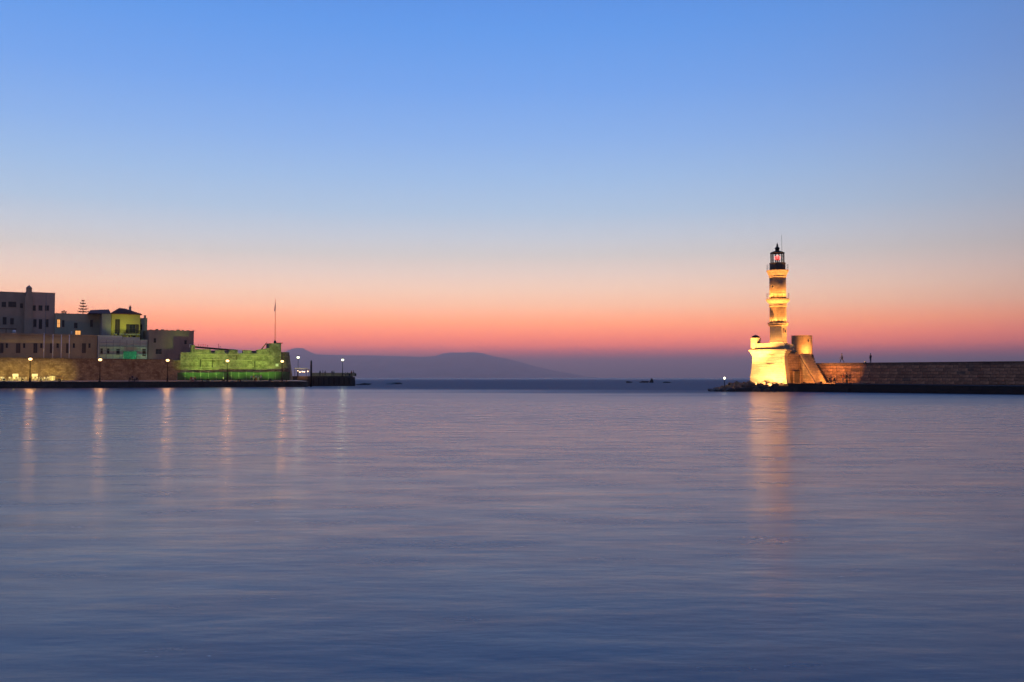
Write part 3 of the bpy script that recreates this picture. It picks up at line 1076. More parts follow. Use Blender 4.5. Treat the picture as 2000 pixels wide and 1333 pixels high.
# ---- the fortress
FZ = QUAY_Z - .1
f0_, f1_ = sx(345, T0), sx(549, T0)
fort = thing('fortress', 'green floodlit stone fortress wall with square merlons and a stub tower', 'fortress', W(f0_, T0, FZ), QR)


def fx(px):
    return sx(px, T0) - f0_


def fz(py, px=450):
    return zy(px, py, T0) - FZ


zc = fz(694)
mb = MB()
segs = [(352, 374, 704), (374, 525, 694), (525, 549, 694)]
loops = [(391.5, 703, 718), (414.5, 700, 719), (497.5, 705, 718), (462, 690, 704)]
holes = [(fx(a - .9), fx(a + .9), fz(c), fz(b_), 0) for (a, b_, c) in loops]
wall_face(mb, fx(549), zc, [h for h in holes], reveal=.5)
mb2 = MB()
xs0 = fx(352)
v2 = [(max(p[0], xs0 if p[0] < 1e-6 else p[0]), p[1], p[2]) for p in mb.v]
fm = MB().add(v2, mb.f)
fm.quad((fx(549), 0, 0), (fx(549), 3.0, 0), (fx(549), 3.0, zc), (fx(549), 0, zc))
fm.quad((xs0, 3.0, 0), (xs0, 0, 0), (xs0, 0, zc), (xs0, 3.0, zc))
fm.quad((xs0, 0, zc), (fx(549), 0, zc), (fx(549), 3, zc), (xs0, 3, zc))
fm.quad((fx(549), 3, 0), (xs0, 3, 0), (xs0, 3, zc), (fx(549), 3, zc))
curtain = fm.build('curtain_wall', M_FORT, fort)
for h in holes:
    MB().box(h[0] - .02, h[1] + .02, .49, .56, h[2] - .02, h[3] + .02).build('loophole_back', MT['iron'], curtain)
lo = MB().box(fx(372.5), fx(380), -.12, 1.6, zc + .002, fz(674, 376)).build('end_pier', M_FORT, fort)
r3 = random.Random(2)
for (a, b_, top) in ((380.5, 411, 683.5), (420, 438, 684), (447, 464, 683.5), (474, 491, 684), (501, 525, 683)):
    x0, x1, h = fx(a), fx(b_), fz(top)
    if a < 400:
        for i in range(2):
            MB().box(x0 + (x1 - x0) * i / 2, x0 + (x1 - x0) * (i + 1) / 2 - .01, -.04, 1.1, zc + .002, h + r3.uniform(-.06, .06)).build('merlon', M_FORT, fort)
    elif a > 500:
        MB().add([(x0, -.03, zc + .002), (x1 - .01, -.03, zc + .002), (x1 - .01, -.03, fz(679)), (x0, -.03, h), (x0, 1.1, zc + .002), (x1 - .01, 1.1, zc + .002), (x1 - .01, 1.1, fz(679)), (x0, 1.1, h)],
                 [(0, 1, 2, 3), (5, 4, 7, 6), (3, 2, 6, 7), (4, 0, 3, 7), (1, 5, 6, 2)]).build('merlon', M_FORT, fort)
    else:
        MB().add([(x0, -.03, zc + .002), (x1, -.03, zc + .002), (x1 - .05, -.03, h), (x0 + .04, -.03, h + r3.uniform(-.08, .08)),
                  (x0, 1.1, zc + .002), (x1, 1.1, zc + .002), (x1 - .05, 1.1, h), (x0 + .04, 1.1, h)],
                 [(0, 1, 2, 3), (5, 4, 7, 6), (3, 2, 6, 7), (4, 0, 3, 7), (1, 5, 6, 2)]).build('merlon', M_FORT, fort)
tz = fz(671, 537)
tow = MB().box(fx(525.5), fx(548.5), -.06, 3.4, zc + .002, tz).build('tower', M_FORT, fort)
MB().box(fx(540), fx(551.5), -.10, 3.5, tz + .002, tz + .22).build('tower_coping', MT['frame_dark'], tow)
for (a, b_, py, d_) in ((394, 440, 703.5, .16), (400, 483, 719.5, .28), (440, 492, 704.5, .08), (500, 548, 722, .16), (382, 525, 693.2, .10)):
    z = fz(py)
    MB().add([(fx(a), -.002, z - .05), (fx(b_), -.002, z - .05), (fx(b_), -d_, z), (fx(a), -d_, z), (fx(a), -d_, z + .14), (fx(b_), -d_, z + .14), (fx(b_), -.002, z + .2), (fx(a), -.002, z + .2)],
             [(0, 1, 2, 3), (3, 2, 5, 4), (4, 5, 6, 7), (0, 3, 4, 7), (1, 6, 5, 2)]).build('string_course', MT['stone_trim'], fort)
MB().box(fx(538), fx(543.5), -.06, -.004, fz(716, 540), fz(711, 540)).build('sign_board', MT['white_paint'], fort)
# round bastion at the seaward end, battered
bt, br_ = fz(688, 560), 3.3
b0x = fx(549) + .05
prof = [(br_ + 1.15, 0), (br_ + .55, bt * .5), (br_ + .15, bt * .86), (br_ + .22, bt * .88), (br_, bt * .9), (br_, bt)]
bas = MB()
bas.lathe(prof, 28, b0x + .1, br_ + .9, phase=.1)
bas.build('bastion', M_RAMPART, fort, False)
# inner barrack roof seen over the merlons
bk = thing('barrack', 'low dark barrack roof showing over the fortress merlons', 'building', W(sx(372, 24), 24, TER_Z - .3), QR)
bw_ = sx(462, 24) - sx(372, 24)
bz0, bz1 = zy(380, 676.5, 24) - TER_Z + .3, zy(450, 682, 24) - TER_Z + .3
MB().box(0, bw_, .3, 6, 0, bz1 - .5).build('wall', P_DARK, bk)
MB().add([(-.2, 0, bz0 - .1), (bw_, 0, bz1 - .4), (bw_, 6.3, bz1 - .4), (-.2, 6.3, bz0 - .1), (-.2, 0, bz0 + .1), (bw_, 0, bz1 - .2), (bw_, 6.3, bz1 - .2), (-.2, 6.3, bz0 + .1)],
         [(3, 2, 1, 0), (4, 5, 6, 7), (0, 1, 5, 4), (1, 2, 6, 5), (2, 3, 7, 6), (3, 0, 4, 7)]).build('roof', MT['frame_dark'], bk)
for k, (px, top) in enumerate(((386.5, 672), (391.5, 673), (396, 672), (400, 672.5), (404.5, 674), (426, 672), (429, 676))):
    z0 = TER_Z - .3 + bz0 + (bz1 - .3 - bz0) * (px - 372) / 90 + .05
    t = thing('roof_post', 'thin dark post standing on the barrack roof', 'post', W(sx(px, 26), 26, z0 - .35), QR, 'posts on the barrack roof')
    hh = zy(px, top, 26) - z0 + .35
    MB().tube([(0, 0, 0), (0, 0, hh)], .05, 6).build('shaft', MT['iron'], t)
    MB().box(-.12, .12, -.03, .03, hh * .85, hh * .9).build('crosspiece', MT['iron'], t)
hut = thing('fort_hut', 'small dark hut behind the last gap of the fortress merlons', 'hut', W(sx(488, 19), 19, TER_Z - .3), QR)
hz1 = zy(496, 685.5, 19) - TER_Z + .3
MB().box(0, 3.0, 0, 2.5, 0, hz1 - .15).build('wall', P_DARK, hut)
MB().box(-.15, 3.15, -.15, 2.65, hz1 - .148, hz1).build('roof', MT['frame_dark'], hut)
# slanted beam on the parapet
bm = thing('slanted_beam', 'dark timber beam leaning up against the fortress tower', 'beam', W(sx(509, 14.6), 14.6, FZ + fz(683) - .02), QR)
dx, dz = sx(521, 14.6) - sx(509, 14.6), zy(521, 668, 14.6) - zy(509, 684, 14.6)
MB().tube([(0, 0, 0), (dx * .85, 0, dz * .82)], .16, 6).build('shaft', MT['wood'], bm)
MB().tube([(dx * .8, 0, dz * .78), (dx, 0, dz)], .06, 5).build('tip', MT['iron'], bm)
# flagpole on the tower
fp = thing('tall_flagpole', 'tall thin flagpole with a limp flag on the fortress tower', 'flagpole', W(sx(536.5, 15.5), 15.5, FZ + tz), QR)
ph_ = zy(537, 584, 15.5) - FZ - tz
MB().lathe([(.09, .7), (.07, ph_ * .6), (.045, ph_)], 8).build('pole', MT['wood'], fp, True)
MB().lathe([(.4, 0), (.42, .35), (.3, .75), (.15, .9)], 10).build('base', MT['iron'], fp, True)
z0, z1 = zy(537, 608, 15.5) - FZ - tz, zy(537, 590, 15.5) - FZ - tz
fl = MB()
for i in range(9):
    f0, f1 = i / 9, (i + 1) / 9
    for (xa, xb) in ((-.02, -.20), (-.20, -.34)):
        for k_ in (1,):
            ya = .12 * sin(f0 * 7 + xa * 9)
            yb = .12 * sin(f1 * 7 + xb * 9)
            wa, wb = (.25 + .75 * f0), (.25 + .75 * f1)
            fl.quad((xa * wa, ya, z1 - (z1 - z0) * f0), (xb * wa, yb, z1 - (z1 - z0) * f0), (xb * wb, yb + .05, z1 - (z1 - z0) * f1), (xa * wb, ya + .03, z1 - (z1 - z0) * f1))
fl.build('flag', MT['flag'], fp)

# green hoarding along the fortress foot
ht = 11.2
h0 = sx(346, ht)
hw = sx(579, ht) - h0
hd = thing('hoarding', 'long dark green construction hoarding at the foot of the fortress', 'fence', W(h0, ht, qz(ht)), QR)
npan = int(hw / 2.05)
hme = [MB().box(.03, 2.0, -.02, .02, .12, hh_).mesh('panel', MT['hoard']) for hh_ in (2.15, 2.3, 2.45)]
ppm = MB().box(-.04, .04, .022, .09, 0, 2.5).mesh('post', MT['steel'])
for k in range(npan):
    o = obj('panel', hme[0 if k < 5 else (2 if 11 < k < 17 else 1)], hd, (k * 2.05, 0, 0))
    o.rotation_euler = (R(rnd.uniform(-1.5, 1.5)), 0, 0)
    obj('post', ppm, hd, (k * 2.05, 0, 0))


# ---- street lamps on the quay
WARM = (1.0, 0.44, 0.13)
M_GLOBE = m_emit('warm_globe', (1.0, 0.56, 0.21), 4.0)
M_GLOBE_W = m_emit('white_globe', (0.93, 1.0, 0.62), 3.0)


def street_lamp(label, loc, hgt, globe, col, power, group):
    t = thing('street_lamp', label, 'lamp', loc, QR, group)
    MB().lathe([(.30, 0), (.30, .12), (.22, .16), (.20, .75), (.24, .80), (.15, .92)], 12).build('base', MT['iron'], t, True)
    MB().lathe([(.12, .9), (.085, hgt * .5), (.11, hgt * .52), (.075, hgt * .55), (.06, hgt - .75), (.12, hgt - .68), (.05, hgt - .6)], 10).build('post', MT['iron'], t, True)
    lan = MB()
    for k in range(6):
        a_ = k * pi / 3
        lan.tube([(.16 * cos(a_), .16 * sin(a_), hgt - .5), (.27 * cos(a_), .27 * sin(a_), hgt + .25)], .012, 4)
    lan.lathe([(.05, hgt - .62), (.17, hgt - .52), (.17, hgt - .48)], 8)
    f_ = lan.build('lantern_frame', MT['iron'], t)
    MB().lathe([(.30, hgt + .27), (.22, hgt + .38), (.08, hgt + .5), (.03, hgt + .68)], 8).build('lantern_cap', MT['iron'], f_, True)
    MB().lathe([(.02, hgt - .34), (.30, hgt - .30), (.44, hgt - .06), (.38, hgt + .14), (.16, hgt + .26), (.02, hgt + .22)], 12).build('globe', globe, t, True)
    lamp_point(t, (0, 0, hgt - .05), power, col, .5)
    return t


LAMP_H = 5.5
where = ('warm street lamp in front of the cafe tables on the quay', 'warm street lamp on the quay below the scaffolded pale house', 'warm street lamp on the quay below the dark house',
         'warm street lamp on the quay between the fortress loopholes and the bin', 'warm street lamp on the quay in front of the fortress tower')
for (px, lb) in zip((58.5, 195, 327, 444, 551), where):
    street_lamp(lb, W(sx(px, 3.0), 3.0, qz(3.0)), LAMP_H, M_GLOBE, WARM, LAMP_P, 'warm lamps along the quay')

# ---- floodlights on the harbour front
GREEN = (0.58, 0.97, 0.12)
YELL = (1.0, 0.72, 0.16)
FLG = 'floodlights on the quay'
for k, px in enumerate((376, 406, 436, 466, 498, 528)):
    floodlight(W(sx(px, 4.5), 4.5, qz(4.5) + .12), W(sx(px + 1, T0), T0, 7.3), 4000, GREEN, 'small black floodlight aimed at the green fortress wall', 66, .9, group=FLG)
for k, px in enumerate((-28, 8, 44, 80, 116)):
    floodlight(W(sx(px, 4.0), 4.0, qz(4.0) + .12), W(sx(px, T0), T0, 3.6), 3400, YELL, 'small black floodlight aimed at the yellow lit rampart behind the cafe', 54, .8, size=.24, group='rampart floodlights')
for k, px in enumerate((229, 256)):
    floodlight(W(sx(px, 20.6), 20.6, plzb + plh + 1.15 - .35 * k), W(sx(px - 2 + 4 * k, 26), 26, yzb + yh - 2.0), 480, (0.80, 0.92, 0.14), ('floodlight on the taller attic of the pale house aimed at the yellow house', 'floodlight on the lower attic of the pale house aimed at the yellow house')[k], 95, .9, size=.24)
for k, px in enumerate((212, 238, 264, 284)):
    floodlight(W(sx(px, 15.9), 15.9, TER_Z - .18), W(sx(px, 19.5), 19.5, 11.5), (60, 110, 130, 110)[k], (0.45, 1.0, 0.55), 'small green floodlight at the foot of the scaffold', 150, 1.0, size=.2, group='scaffold floodlights')

# ---- cafe on the quay
M_CH = MT['white_paint']


def cafe_chair():
    t = thing('cafe_chair', 'white cafe chair on the quay in front of the yellow lit rampart', 'chair', (0, 0, 0), 0, 'white cafe chairs')
    MB().box(-.24, .24, -.24, .24, .42, .47).build('seat', M_CH, t)
    MB().box(-.24, .24, .21, .25, .55, .95).build('backrest', M_CH, t)
    for x in (-.21, .21):
        for y in (-.21, .225):
            MB().box(x - .02, x + .02, y - .02, y + .02, 0, .42 if y < 0 else .55).build('leg', M_CH, t)
    return t


def cafe_table():
    t = thing('cafe_table', 'round white cafe table on the quay in front of the yellow lit rampart', 'table', (0, 0, 0), 0, 'white cafe tables')
    MB().lathe([(.42, .70), (.45, .72), (.45, .75)], 14).build('tabletop', M_CH, t)
    MB().lathe([(.05, .04), (.04, .70)], 8).build('pedestal', M_CH, t)
    MB().lathe([(.28, 0), (.26, .04), (.05, .06)], 10).build('foot', M_CH, t)
    return t


ch0, tb0 = cafe_chair(), cafe_table()
chairs = [(3, 12, .4), (8, 11.4, 2.8), (20, 12.0, 1.2), (28, 11.2, 3.6), (34, 12.2, .2), (42, 11.6, 2.0), (49, 12.0, 5.0), (66, 11.8, .8), (73, 11.3, 3.3), (79, 12.0, 1.9), (86, 11.5, 4.4), (93, 12.2, .1)]
for k, (px, t_, a_) in enumerate(chairs):
    o = ch0 if k == 0 else copy_tree(ch0)
    o.location = W(sx(px, t_), t_, qz(t_))
    o.rotation_euler = (0, 0, a_)
for k, (px, t_) in enumerate(((5.5, 11.8), (24, 11.6), (38, 11.8), (45.5, 11.9), (69.5, 11.6), (82.5, 11.7), (90, 11.8))):
    o = tb0 if k == 0 else copy_tree(tb0)
    o.location = W(sx(px, t_), t_, qz(t_))
for k, (px, t_) in enumerate(((30, 12.4), (68, 12.5))):
    o = thing('menu_board', 'pale cafe board standing on two legs against the rampart', 'board', W(sx(px, t_), t_, qz(t_)), QR, 'cafe boards')
    MB().box(-.65, .65, -.03, .03, 1.0, 1.7).build('board', M_CH, o)
    for x in (-.5, .5):
        MB().box(x - .03, x + .03, .032, .08, 0, 1.6).build('leg', MT['wood'], o)
o = thing('serving_cabinet', 'pale square serving cabinet at the end of the cafe terrace', 'cabinet', W(sx(102, 11.6), 11.6, qz(11.6)), QR)
MB().box(-.6, .6, -.4, .4, .08, 1.15).build('body', M_CH, o)
MB().box(-.66, .66, -.46, .46, 1.153, 1.2).build('worktop', MT['stone_trim'], o)
for x in (-.3, .3):
    MB().box(x - .26, x + .26, -.43, -.403, .14, 1.1).build('door', MT['frame_pale'], o)
MB().box(-.55, .55, -.36, .36, 0, .08).build('plinth', MT['iron'], o)
o = thing('bench', 'dark timber bench on the quay beside the serving cabinet', 'bench', W(sx(116.5, 11.4), 11.4, qz(11.4)), QR)
for k in range(3):
    MB().box(-1.0, 1.0, -.25 + k * .17, -.11 + k * .17, .42, .47).build('slat', MT['wood'], o)
for k in range(3):
    MB().box(-1.0, 1.0, .26, .30, .52 + k * .15, .63 + k * .15).build('slat', MT['wood'], o)
for x in (-.8, .8):
    MB().box(x - .04, x + .04, -.25, .26, 0, .418).build('leg', MT['iron'], o)
o = thing('litter_bin', 'dark round litter bin beside a lamp in front of the hoarding', 'bin', W(sx(438, 5.0), 5.0, qz(5.0)), QR)
MB().lathe([(.26, .05), (.3, .8), (.33, .82), (.33, .9)], 12).build('body', MT['iron'], o)
MB().lathe([(.33, .905), (.2, 1.02), (.05, 1.06)], 12).build('lid', MT['iron'], o)

# ---- the pier head beyond the quay
PY_ = 276.0
pA, pB = at_y(609, 738, PY_), at_y(700, 738, PY_ + 6)
PZ = zy(0, 738, 0) and 3.0
pdir = (pB - pA).normalized()
pdir.z = 0
PR = math.atan2(pdir.y, pdir.x)
plen = Vector((pB.x - pA.x, pB.y - pA.y)).length
M_PIER = m_stone('pier_concrete', (0.055, 0.05, 0.05), (0.045, 0.04, 0.042), (0.025, 0.025, 0.025), 3.0, 1.0, bump=0.05, stain=0.5, stain_col=(0.015, 0.015, 0.015))
pier = MB()
pier.prism([(-14, 0), (plen - 2.0, 0), (plen - .5, 1.0), (plen, 3), (plen, 26), (-14, 26)], -2.0, PZ - .25,
           top=[(-14, 0.1), (plen - 2.2, .1), (plen - .8, 1.1), (plen - .35, 3), (plen - .35, 26), (-14, 26)])
pier.prism([(-14.1, .5), (plen - 2.4, .5), (plen - 1.3, 1.5), (plen - .9, 3.2), (plen - .9, 26), (-14.1, 26)], PZ - .248, PZ)
o = pier.build('pier', M_PIER, None, False, (pA.x, pA.y, 0), PR)
tag(o, 'dark concrete pier head at the end of the quay', kind='structure')


def PP(px, dy, z=None):
    """point on the pier deck seen at column px, dy metres behind its front"""
    q = on_plane(px, 738, Vector((pA.x, pA.y, 0)) + Vector((-sin(PR), cos(PR), 0)) * dy, Vector((-sin(PR), cos(PR), 0)))
    return Vector((q.x, q.y, PZ if z is None else z))


for k in range(9):
    x = k * 1.55 + .2
    if x < plen - 2:
        me = bpy.data.meshes.get('fender_block') or MB().box(0, .5, -.14, .05, .5, 2.5).mesh('fender_block', MT['iron'])
        obj('fender_block', me, o, (x, -.02, 0))
q = PP(650, 12)
pw_ = thing('pier_parapet', 'low pale parapet wall along the back of the pier head', 'wall', (q.x, q.y, PZ), PR)
MB().box(-7, 7.4, 0, .5, 0, .95).build('masonry', m_stone('parapet_stone', (0.36, 0.33, 0.22), (0.28, 0.25, 0.17), (0.14, 0.12, 0.09), .8, .3), pw_)
MB().box(-7.1, 7.5, -.06, .56, .952, 1.08).build('coping', MT['stone_trim'], pw_)
MINT = (0.90, 1.0, 0.62)
street_lamp('greenish white street lamp on the pier head among the people', PP(669, 2.2), 5.0, M_GLOBE_W, MINT, 1100, 'white lamps at the pier')
street_lamp('greenish white street lamp behind the round bastion of the fortress', W(sx(582, 22), 22, qz(22)), 6.8, M_GLOBE_W, MINT, 1100, 'white lamps at the pier')
ms = thing('mooring_mast', 'tall dark mooring post at the corner of the quay and the pier', 'post', W(SE + .4, 1.0, -1.0), QR)
mh_ = L(610, 704, 1.0)[1] + 1.0
MB().lathe([(.32, 0), (.3, mh_ * .5), (.24, mh_ - .6), (.26, mh_ - .58), (.2, mh_ - .2), (.06, mh_)], 10).build('shaft', MT['iron'], ms, True)
MB().lathe([(.34, 2.4), (.36, 2.45), (.36, 2.6), (.34, 2.65)], 10).build('collar', MT['iron'], ms)
# kiosk with glowing bulbs
kp = W(sx(590, 20), 20, qz(20))
ki = thing('kiosk', 'small kiosk with glowing bulbs under its canopy behind the bastion', 'kiosk', kp, QR)
MB().box(-1.5, 1.6, -.4, 1.6, 0, 1.1).build('counter', MT['wood'], ki)
MB().add([(-1.9, -1.0, 3.1), (2.0, -1.0, 3.1), (2.0, 1.9, 3.5), (-1.9, 1.9, 3.5), (-1.9, -1.0, 3.2), (2.0, -1.0, 3.2), (2.0, 1.9, 3.6), (-1.9, 1.9, 3.6)],
         [(3, 2, 1, 0), (4, 5, 6, 7), (0, 1, 5, 4), (1, 2, 6, 5), (2, 3, 7, 6), (3, 0, 4, 7)]).build('canopy', m_plain('kiosk_canvas', (0.5, 0.32, 0.2), .9), ki)
for x in (-1.7, 1.8):
    for y in (-.85, 1.75):
        MB().box(x - .05, x + .05, y - .05, y + .05, 0, 3.1 if y < 0 else 3.45).build('post', MT['wood'], ki)
M_BULB = m_emit('warm_bulb', (1.0, 0.66, 0.34), 6.0)
for (x, y, z) in ((-1.55, -.7, 2.75), (-.9, -.75, 2.35), (-.2, -.8, 2.5), (.45, -.75, 2.45), (1.5, -.7, 2.55)):
    MB().lathe([(.02, z - .16), (.13, z - .08), (.15, z + .02), (.08, z + .13), (.02, z + .16)], 8).build('bulb', M_BULB, ki, True)
    MB().tube([(x * 0, 0, 0), (0, 0, 3.05 - z)], .012, 4).build('flex', MT['iron'], ki).location = (x, y, z + .15)
for b_ in [c for c in ki.children if c.name.startswith('bulb')]:
    pass
bl = [c for c in ki.children if c.name.split('.')[0] == 'bulb']
for c, (x, y, z) in zip(bl, ((-1.55, -.7, 2.75), (-.9, -.75, 2.35), (-.2, -.8, 2.5), (.45, -.75, 2.45), (1.5, -.7, 2.55))):
    c.location = (x, y, 0)
lamp_point(ki, (0, -.9, 2.3), 160, (1.0, 0.6, 0.3), .3)

# ---- people on the harbour front
SITG, FOG = 'people sitting at the quay', 'people at the fortress hoarding'
for k, (px, t_, pose, top, legs, a_) in enumerate(((254, 3.2, 'sit', 'cloth_black', 'cloth_navy', 3.0), (258.5, 3.0, 'stand', 'cloth_navy', 'cloth_black', 2.6), (263, 3.2, 'sit', 'cloth_grey', 'cloth_black', 3.3), (267.5, 3.0, 'sit', 'cloth_black', 'cloth_black', 2.8))):
    person(W(sx(px, t_), t_, qz(t_)), QR + a_, pose, top, legs, ('person in black and navy sitting at the end of the quay bench', 'person in navy standing behind the quay bench', 'person in grey sitting on the quay bench',
                                                            'person all in black sitting on the quay bench')[k], SITG)
o = thing('quay_bench', 'low dark bench under the sitting people below the pale house', 'bench', W(sx(261, 3.25), 3.25, qz(3.25)), QR)
for k in range(3):
    MB().box(-1.3, 1.3, -.02 + k * .15, .11 + k * .15, .40, .44).build('slat', MT['wood'], o)
for x in (-1.1, 1.1):
    MB().box(x - .04, x + .04, -.02, .41, 0, .398).build('leg', MT['iron'], o)
for k, (px, t_, pose, top, legs, a_) in enumerate(((373, 3.4, 'sit', 'cloth_rust', 'cloth_grey', 3.0), (377, 3.1, 'crouch', 'cloth_pale', 'cloth_rust', 2.2), (381, 3.4, 'sit', 'cloth_rust', 'cloth_black', 3.6))):
    if pose == 'sit':
        st = thing('stone_block', ('pale stone block under the person in grey trousers', '', 'pale stone block under the person in black trousers')[k], 'block', W(sx(px, t_), t_ + .05, qz(t_ + .05)), QR)
        MB().box(-.25, .25, -.22, .22, 0, .44).build('block', MT['stone_trim'], st)
        MB().box(-.28, .28, -.25, .25, -.004, .06).build('footing', MT['stone_trim'], st)
    person(W(sx(px, t_), t_, qz(t_)), QR + a_, pose, top, legs, ('person in a rust top and grey trousers sitting on a block', 'person in a pale top crouching between two sitting people', 'person in a rust top and black trousers sitting on a block')[k], 'people resting by the hoarding')
lookp = [('cloth_pale', 'cloth_black', 'person in a pale top and black trousers in the group by the hoarding'), ('cloth_rust', 'cloth_pale', 'person in a rust top and pale trousers in the group by the hoarding'),
         ('cloth_pale', 'cloth_rust', 'person in a pale top and rust trousers in the group by the hoarding'), ('cloth_grey', 'cloth_pale', 'person in a grey top and pale trousers in the group by the hoarding'),
         ('cloth_pale', 'cloth_navy', 'person in a pale top and navy trousers in the group by the hoarding')]
for k, (px, t_) in enumerate(((491, 4), (495.5, 4.6), (500, 4.1), (504.5, 4.8), (509.5, 4.2))):
    person(W(sx(px, t_), t_, qz(t_)), rnd.uniform(0, 6), 'stand', lookp[k][0], lookp[k][1], lookp[k][2], FOG, 1.68 + .03 * k)
pp = [(625, 1.5, 'stand', 'cloth_black', 'cloth_black', 'person in black standing on the pier, next to the mooring mast'), (630.5, 1.6, 'stand', 'cloth_grey', 'cloth_black', 'person in a grey top standing on the pier in a row of three'),
      (635, 2.0, 'walk', 'cloth_navy', 'cloth_black', 'person in navy walking on the pier in a row of three'), (648.5, 3, 'stand', 'cloth_navy', 'cloth_navy', 'person in navy standing in the pair at the middle of the pier'),
      (652, 3.2, 'stand', 'cloth_grey', 'cloth_navy', 'person in grey standing in the pair at the middle of the pier'), (679, 2.6, 'sit', 'cloth_black', 'cloth_navy', 'person sitting on a low stool beside the pier lamp'),
      (686.5, 2.2, 'stand', 'cloth_rust', 'cloth_black', 'person in a rust top standing near the pier end'), (690.5, 3.0, 'walk', 'cloth_black', 'cloth_grey', 'person in black walking at the pier end'),
      (674.5, 2.5, 'crouch', 'cloth_grey', 'cloth_black', 'person crouching beside the pier lamp')]
for k, (px, dy, pose, top, legs, lb) in enumerate(pp):
    p = PP(px, dy)
    person(p, rnd.uniform(0, 6), pose, top, legs, lb, 'people on the pier head', 1.7 + .02 * (k % 4))
    if pose == 'sit':
        st = thing('stool', 'low stool under the person sitting beside the pier lamp', 'stool', p, PR)
        MB().lathe([(.2, .38), (.21, .41), (.21, .43)], 10).build('seat', MT['wood'], st)
        for k2 in range(3):
            a_ = k2 * 2.1
            MB().tube([(.16 * cos(a_), .16 * sin(a_), .38), (.2 * cos(a_), .2 * sin(a_), 0)], .02, 4).build('leg', MT['wood'], st)
for (px, lb) in ((694.5, 'dark mooring bollard at the very end of the pier head'), (683, 'dark mooring bollard on the pier between the lamp and the end')):
    t = thing('pier_bollard', lb, 'bollard', PP(px, 2.6 if px > 690 else 1.4), PR)
    MB().lathe([(.3, 0), (.3, .08), (.2, .14), (.18, .5), (.3, .58), (.3, .68), (.12, .76)], 10).build('post', MT['iron'], t, True)
    MB().lathe([(.36, -.01), (.36, .04), (.2, .05)], 10).build('base_plate', MT['iron'], t)
# ================================================================== the breakwater and the lighthouse
M0 = Vector((59.0, 177.0, 0))
MR = math.atan2(-0.604, 0.797)
MU = Vector((cos(MR), sin(MR), 0))
MN = Vector((-sin(MR), cos(MR), 0))                  # away from the harbour
LEDGE_Z, WALL_Z = 1.5, 5.2


def V(s, t, z=0.0):
    return M0 + MU * s + MN * t + Vector((0, 0, z))


def ms_(px, t):
    p = on_plane(px, 738, M0 + MN * t, MN)
    return (p - M0).dot(MU)


def mz(px, py, t):
    return on_plane(px, py, M0 + MN * t, MN).z


M_MOLE = m_stone('mole_stone', (0.40, 0.26, 0.17), (0.28, 0.18, 0.12), (0.10, 0.075, 0.055), 1.2, 0.46, bump=0.10, stain=0.7, stain_col=(0.09, 0.065, 0.05))
M_BLOCK = m_plain('mole_block', (0.50, 0.27, 0.15), 0.9, var=0.45, scale=1.3, bump=0.05)
M_BLOCK2 = m_plain('mole_block_dark', (0.37, 0.20, 0.115), 0.9, var=0.45, scale=1.3, bump=0.05)
M_WET = m_stone('wet_ledge', (0.045, 0.028, 0.020), (0.028, 0.024, 0.022), (0.012, 0.011, 0.011), 2.2, 0.6, bump=0.07, rough=0.8, stain=0.4, stain_col=(0.015, 0.014, 0.013))
M_LIGHT = m_stone('lighthouse_stone', (0.54, 0.36, 0.18), (0.42, 0.28, 0.14), (0.30, 0.22, 0.13), 0.8, 0.36, mode='1.65', bump=0.035, stain=0.7, stain_col=(0.20, 0.12, 0.06))
M_BASE = m_stone('bastion_stone', (0.56, 0.45, 0.28), (0.46, 0.37, 0.23), (0.36, 0.30, 0.2), 1.0, 0.42, bump=0.05, stain=0.45, stain_col=(0.30, 0.22, 0.13))
M_MOULD = m_plain('moulding_stone', (0.52, 0.36, 0.19), 0.85, var=0.3, scale=2.5, bump=0.015)

# ---- ledge along the foot of the mole (footpath on the harbour side)
eA, eB = at_y(1560, 738, 167.0), at_y(2000, 738, 138.5)
ed = (eB - eA)
far_ = eB + ed * 0.9
edge = [eA - ed * .06, eA, eA.lerp(eB, .35), eB, far_]
pts_front = [(p.x, p.y) for p in edge]
pts_back = [V(75, 2)[:2], V(-8, 2)[:2]]
led = MB().prism([tuple(p) for p in pts_front] + [tuple(p) for p in pts_back], -2.0, lambda p: LEDGE_Z - max(0, min(.45, (p[0] - 56) * .02)))
ledge = led.build('breakwater_ledge', M_WET)
tag(ledge, 'dark wet stone ledge along the foot of the breakwater', kind='structure')
paving = MB().prism([V(-3, -6)[:2], V(9.5, -4.5)[:2], V(9.5, -.02)[:2], V(-3, -.02)[:2]], LEDGE_Z - .1, LEDGE_Z + .06).build('landing', M_MOLE)
tag(paving, 'pale stone landing at the foot of the lighthouse stair', kind='structure')
# big worn blocks at the waterline
rb = random.Random(11)
for k in range(46):
    f = k / 45
    p = eA.lerp(far_, f * .98) + Vector((rb.uniform(.0, .5), rb.uniform(0, .5), 0))
    me = bpy.data.meshes.get('ledge_block_%d' % (k % 4)) or MB().box(0, (1.6, 1.9, 1.4, 1.75)[k % 4], -.25, .6, -.9, (.55, .7, .45, .62)[k % 4]).mesh('ledge_block_%d' % (k % 4), M_WET)
    obj('ledge_block', me, ledge, (p.x, p.y, rb.uniform(-.2, .15)), math.atan2(ed.y, ed.x) + rb.uniform(-.06, .06))

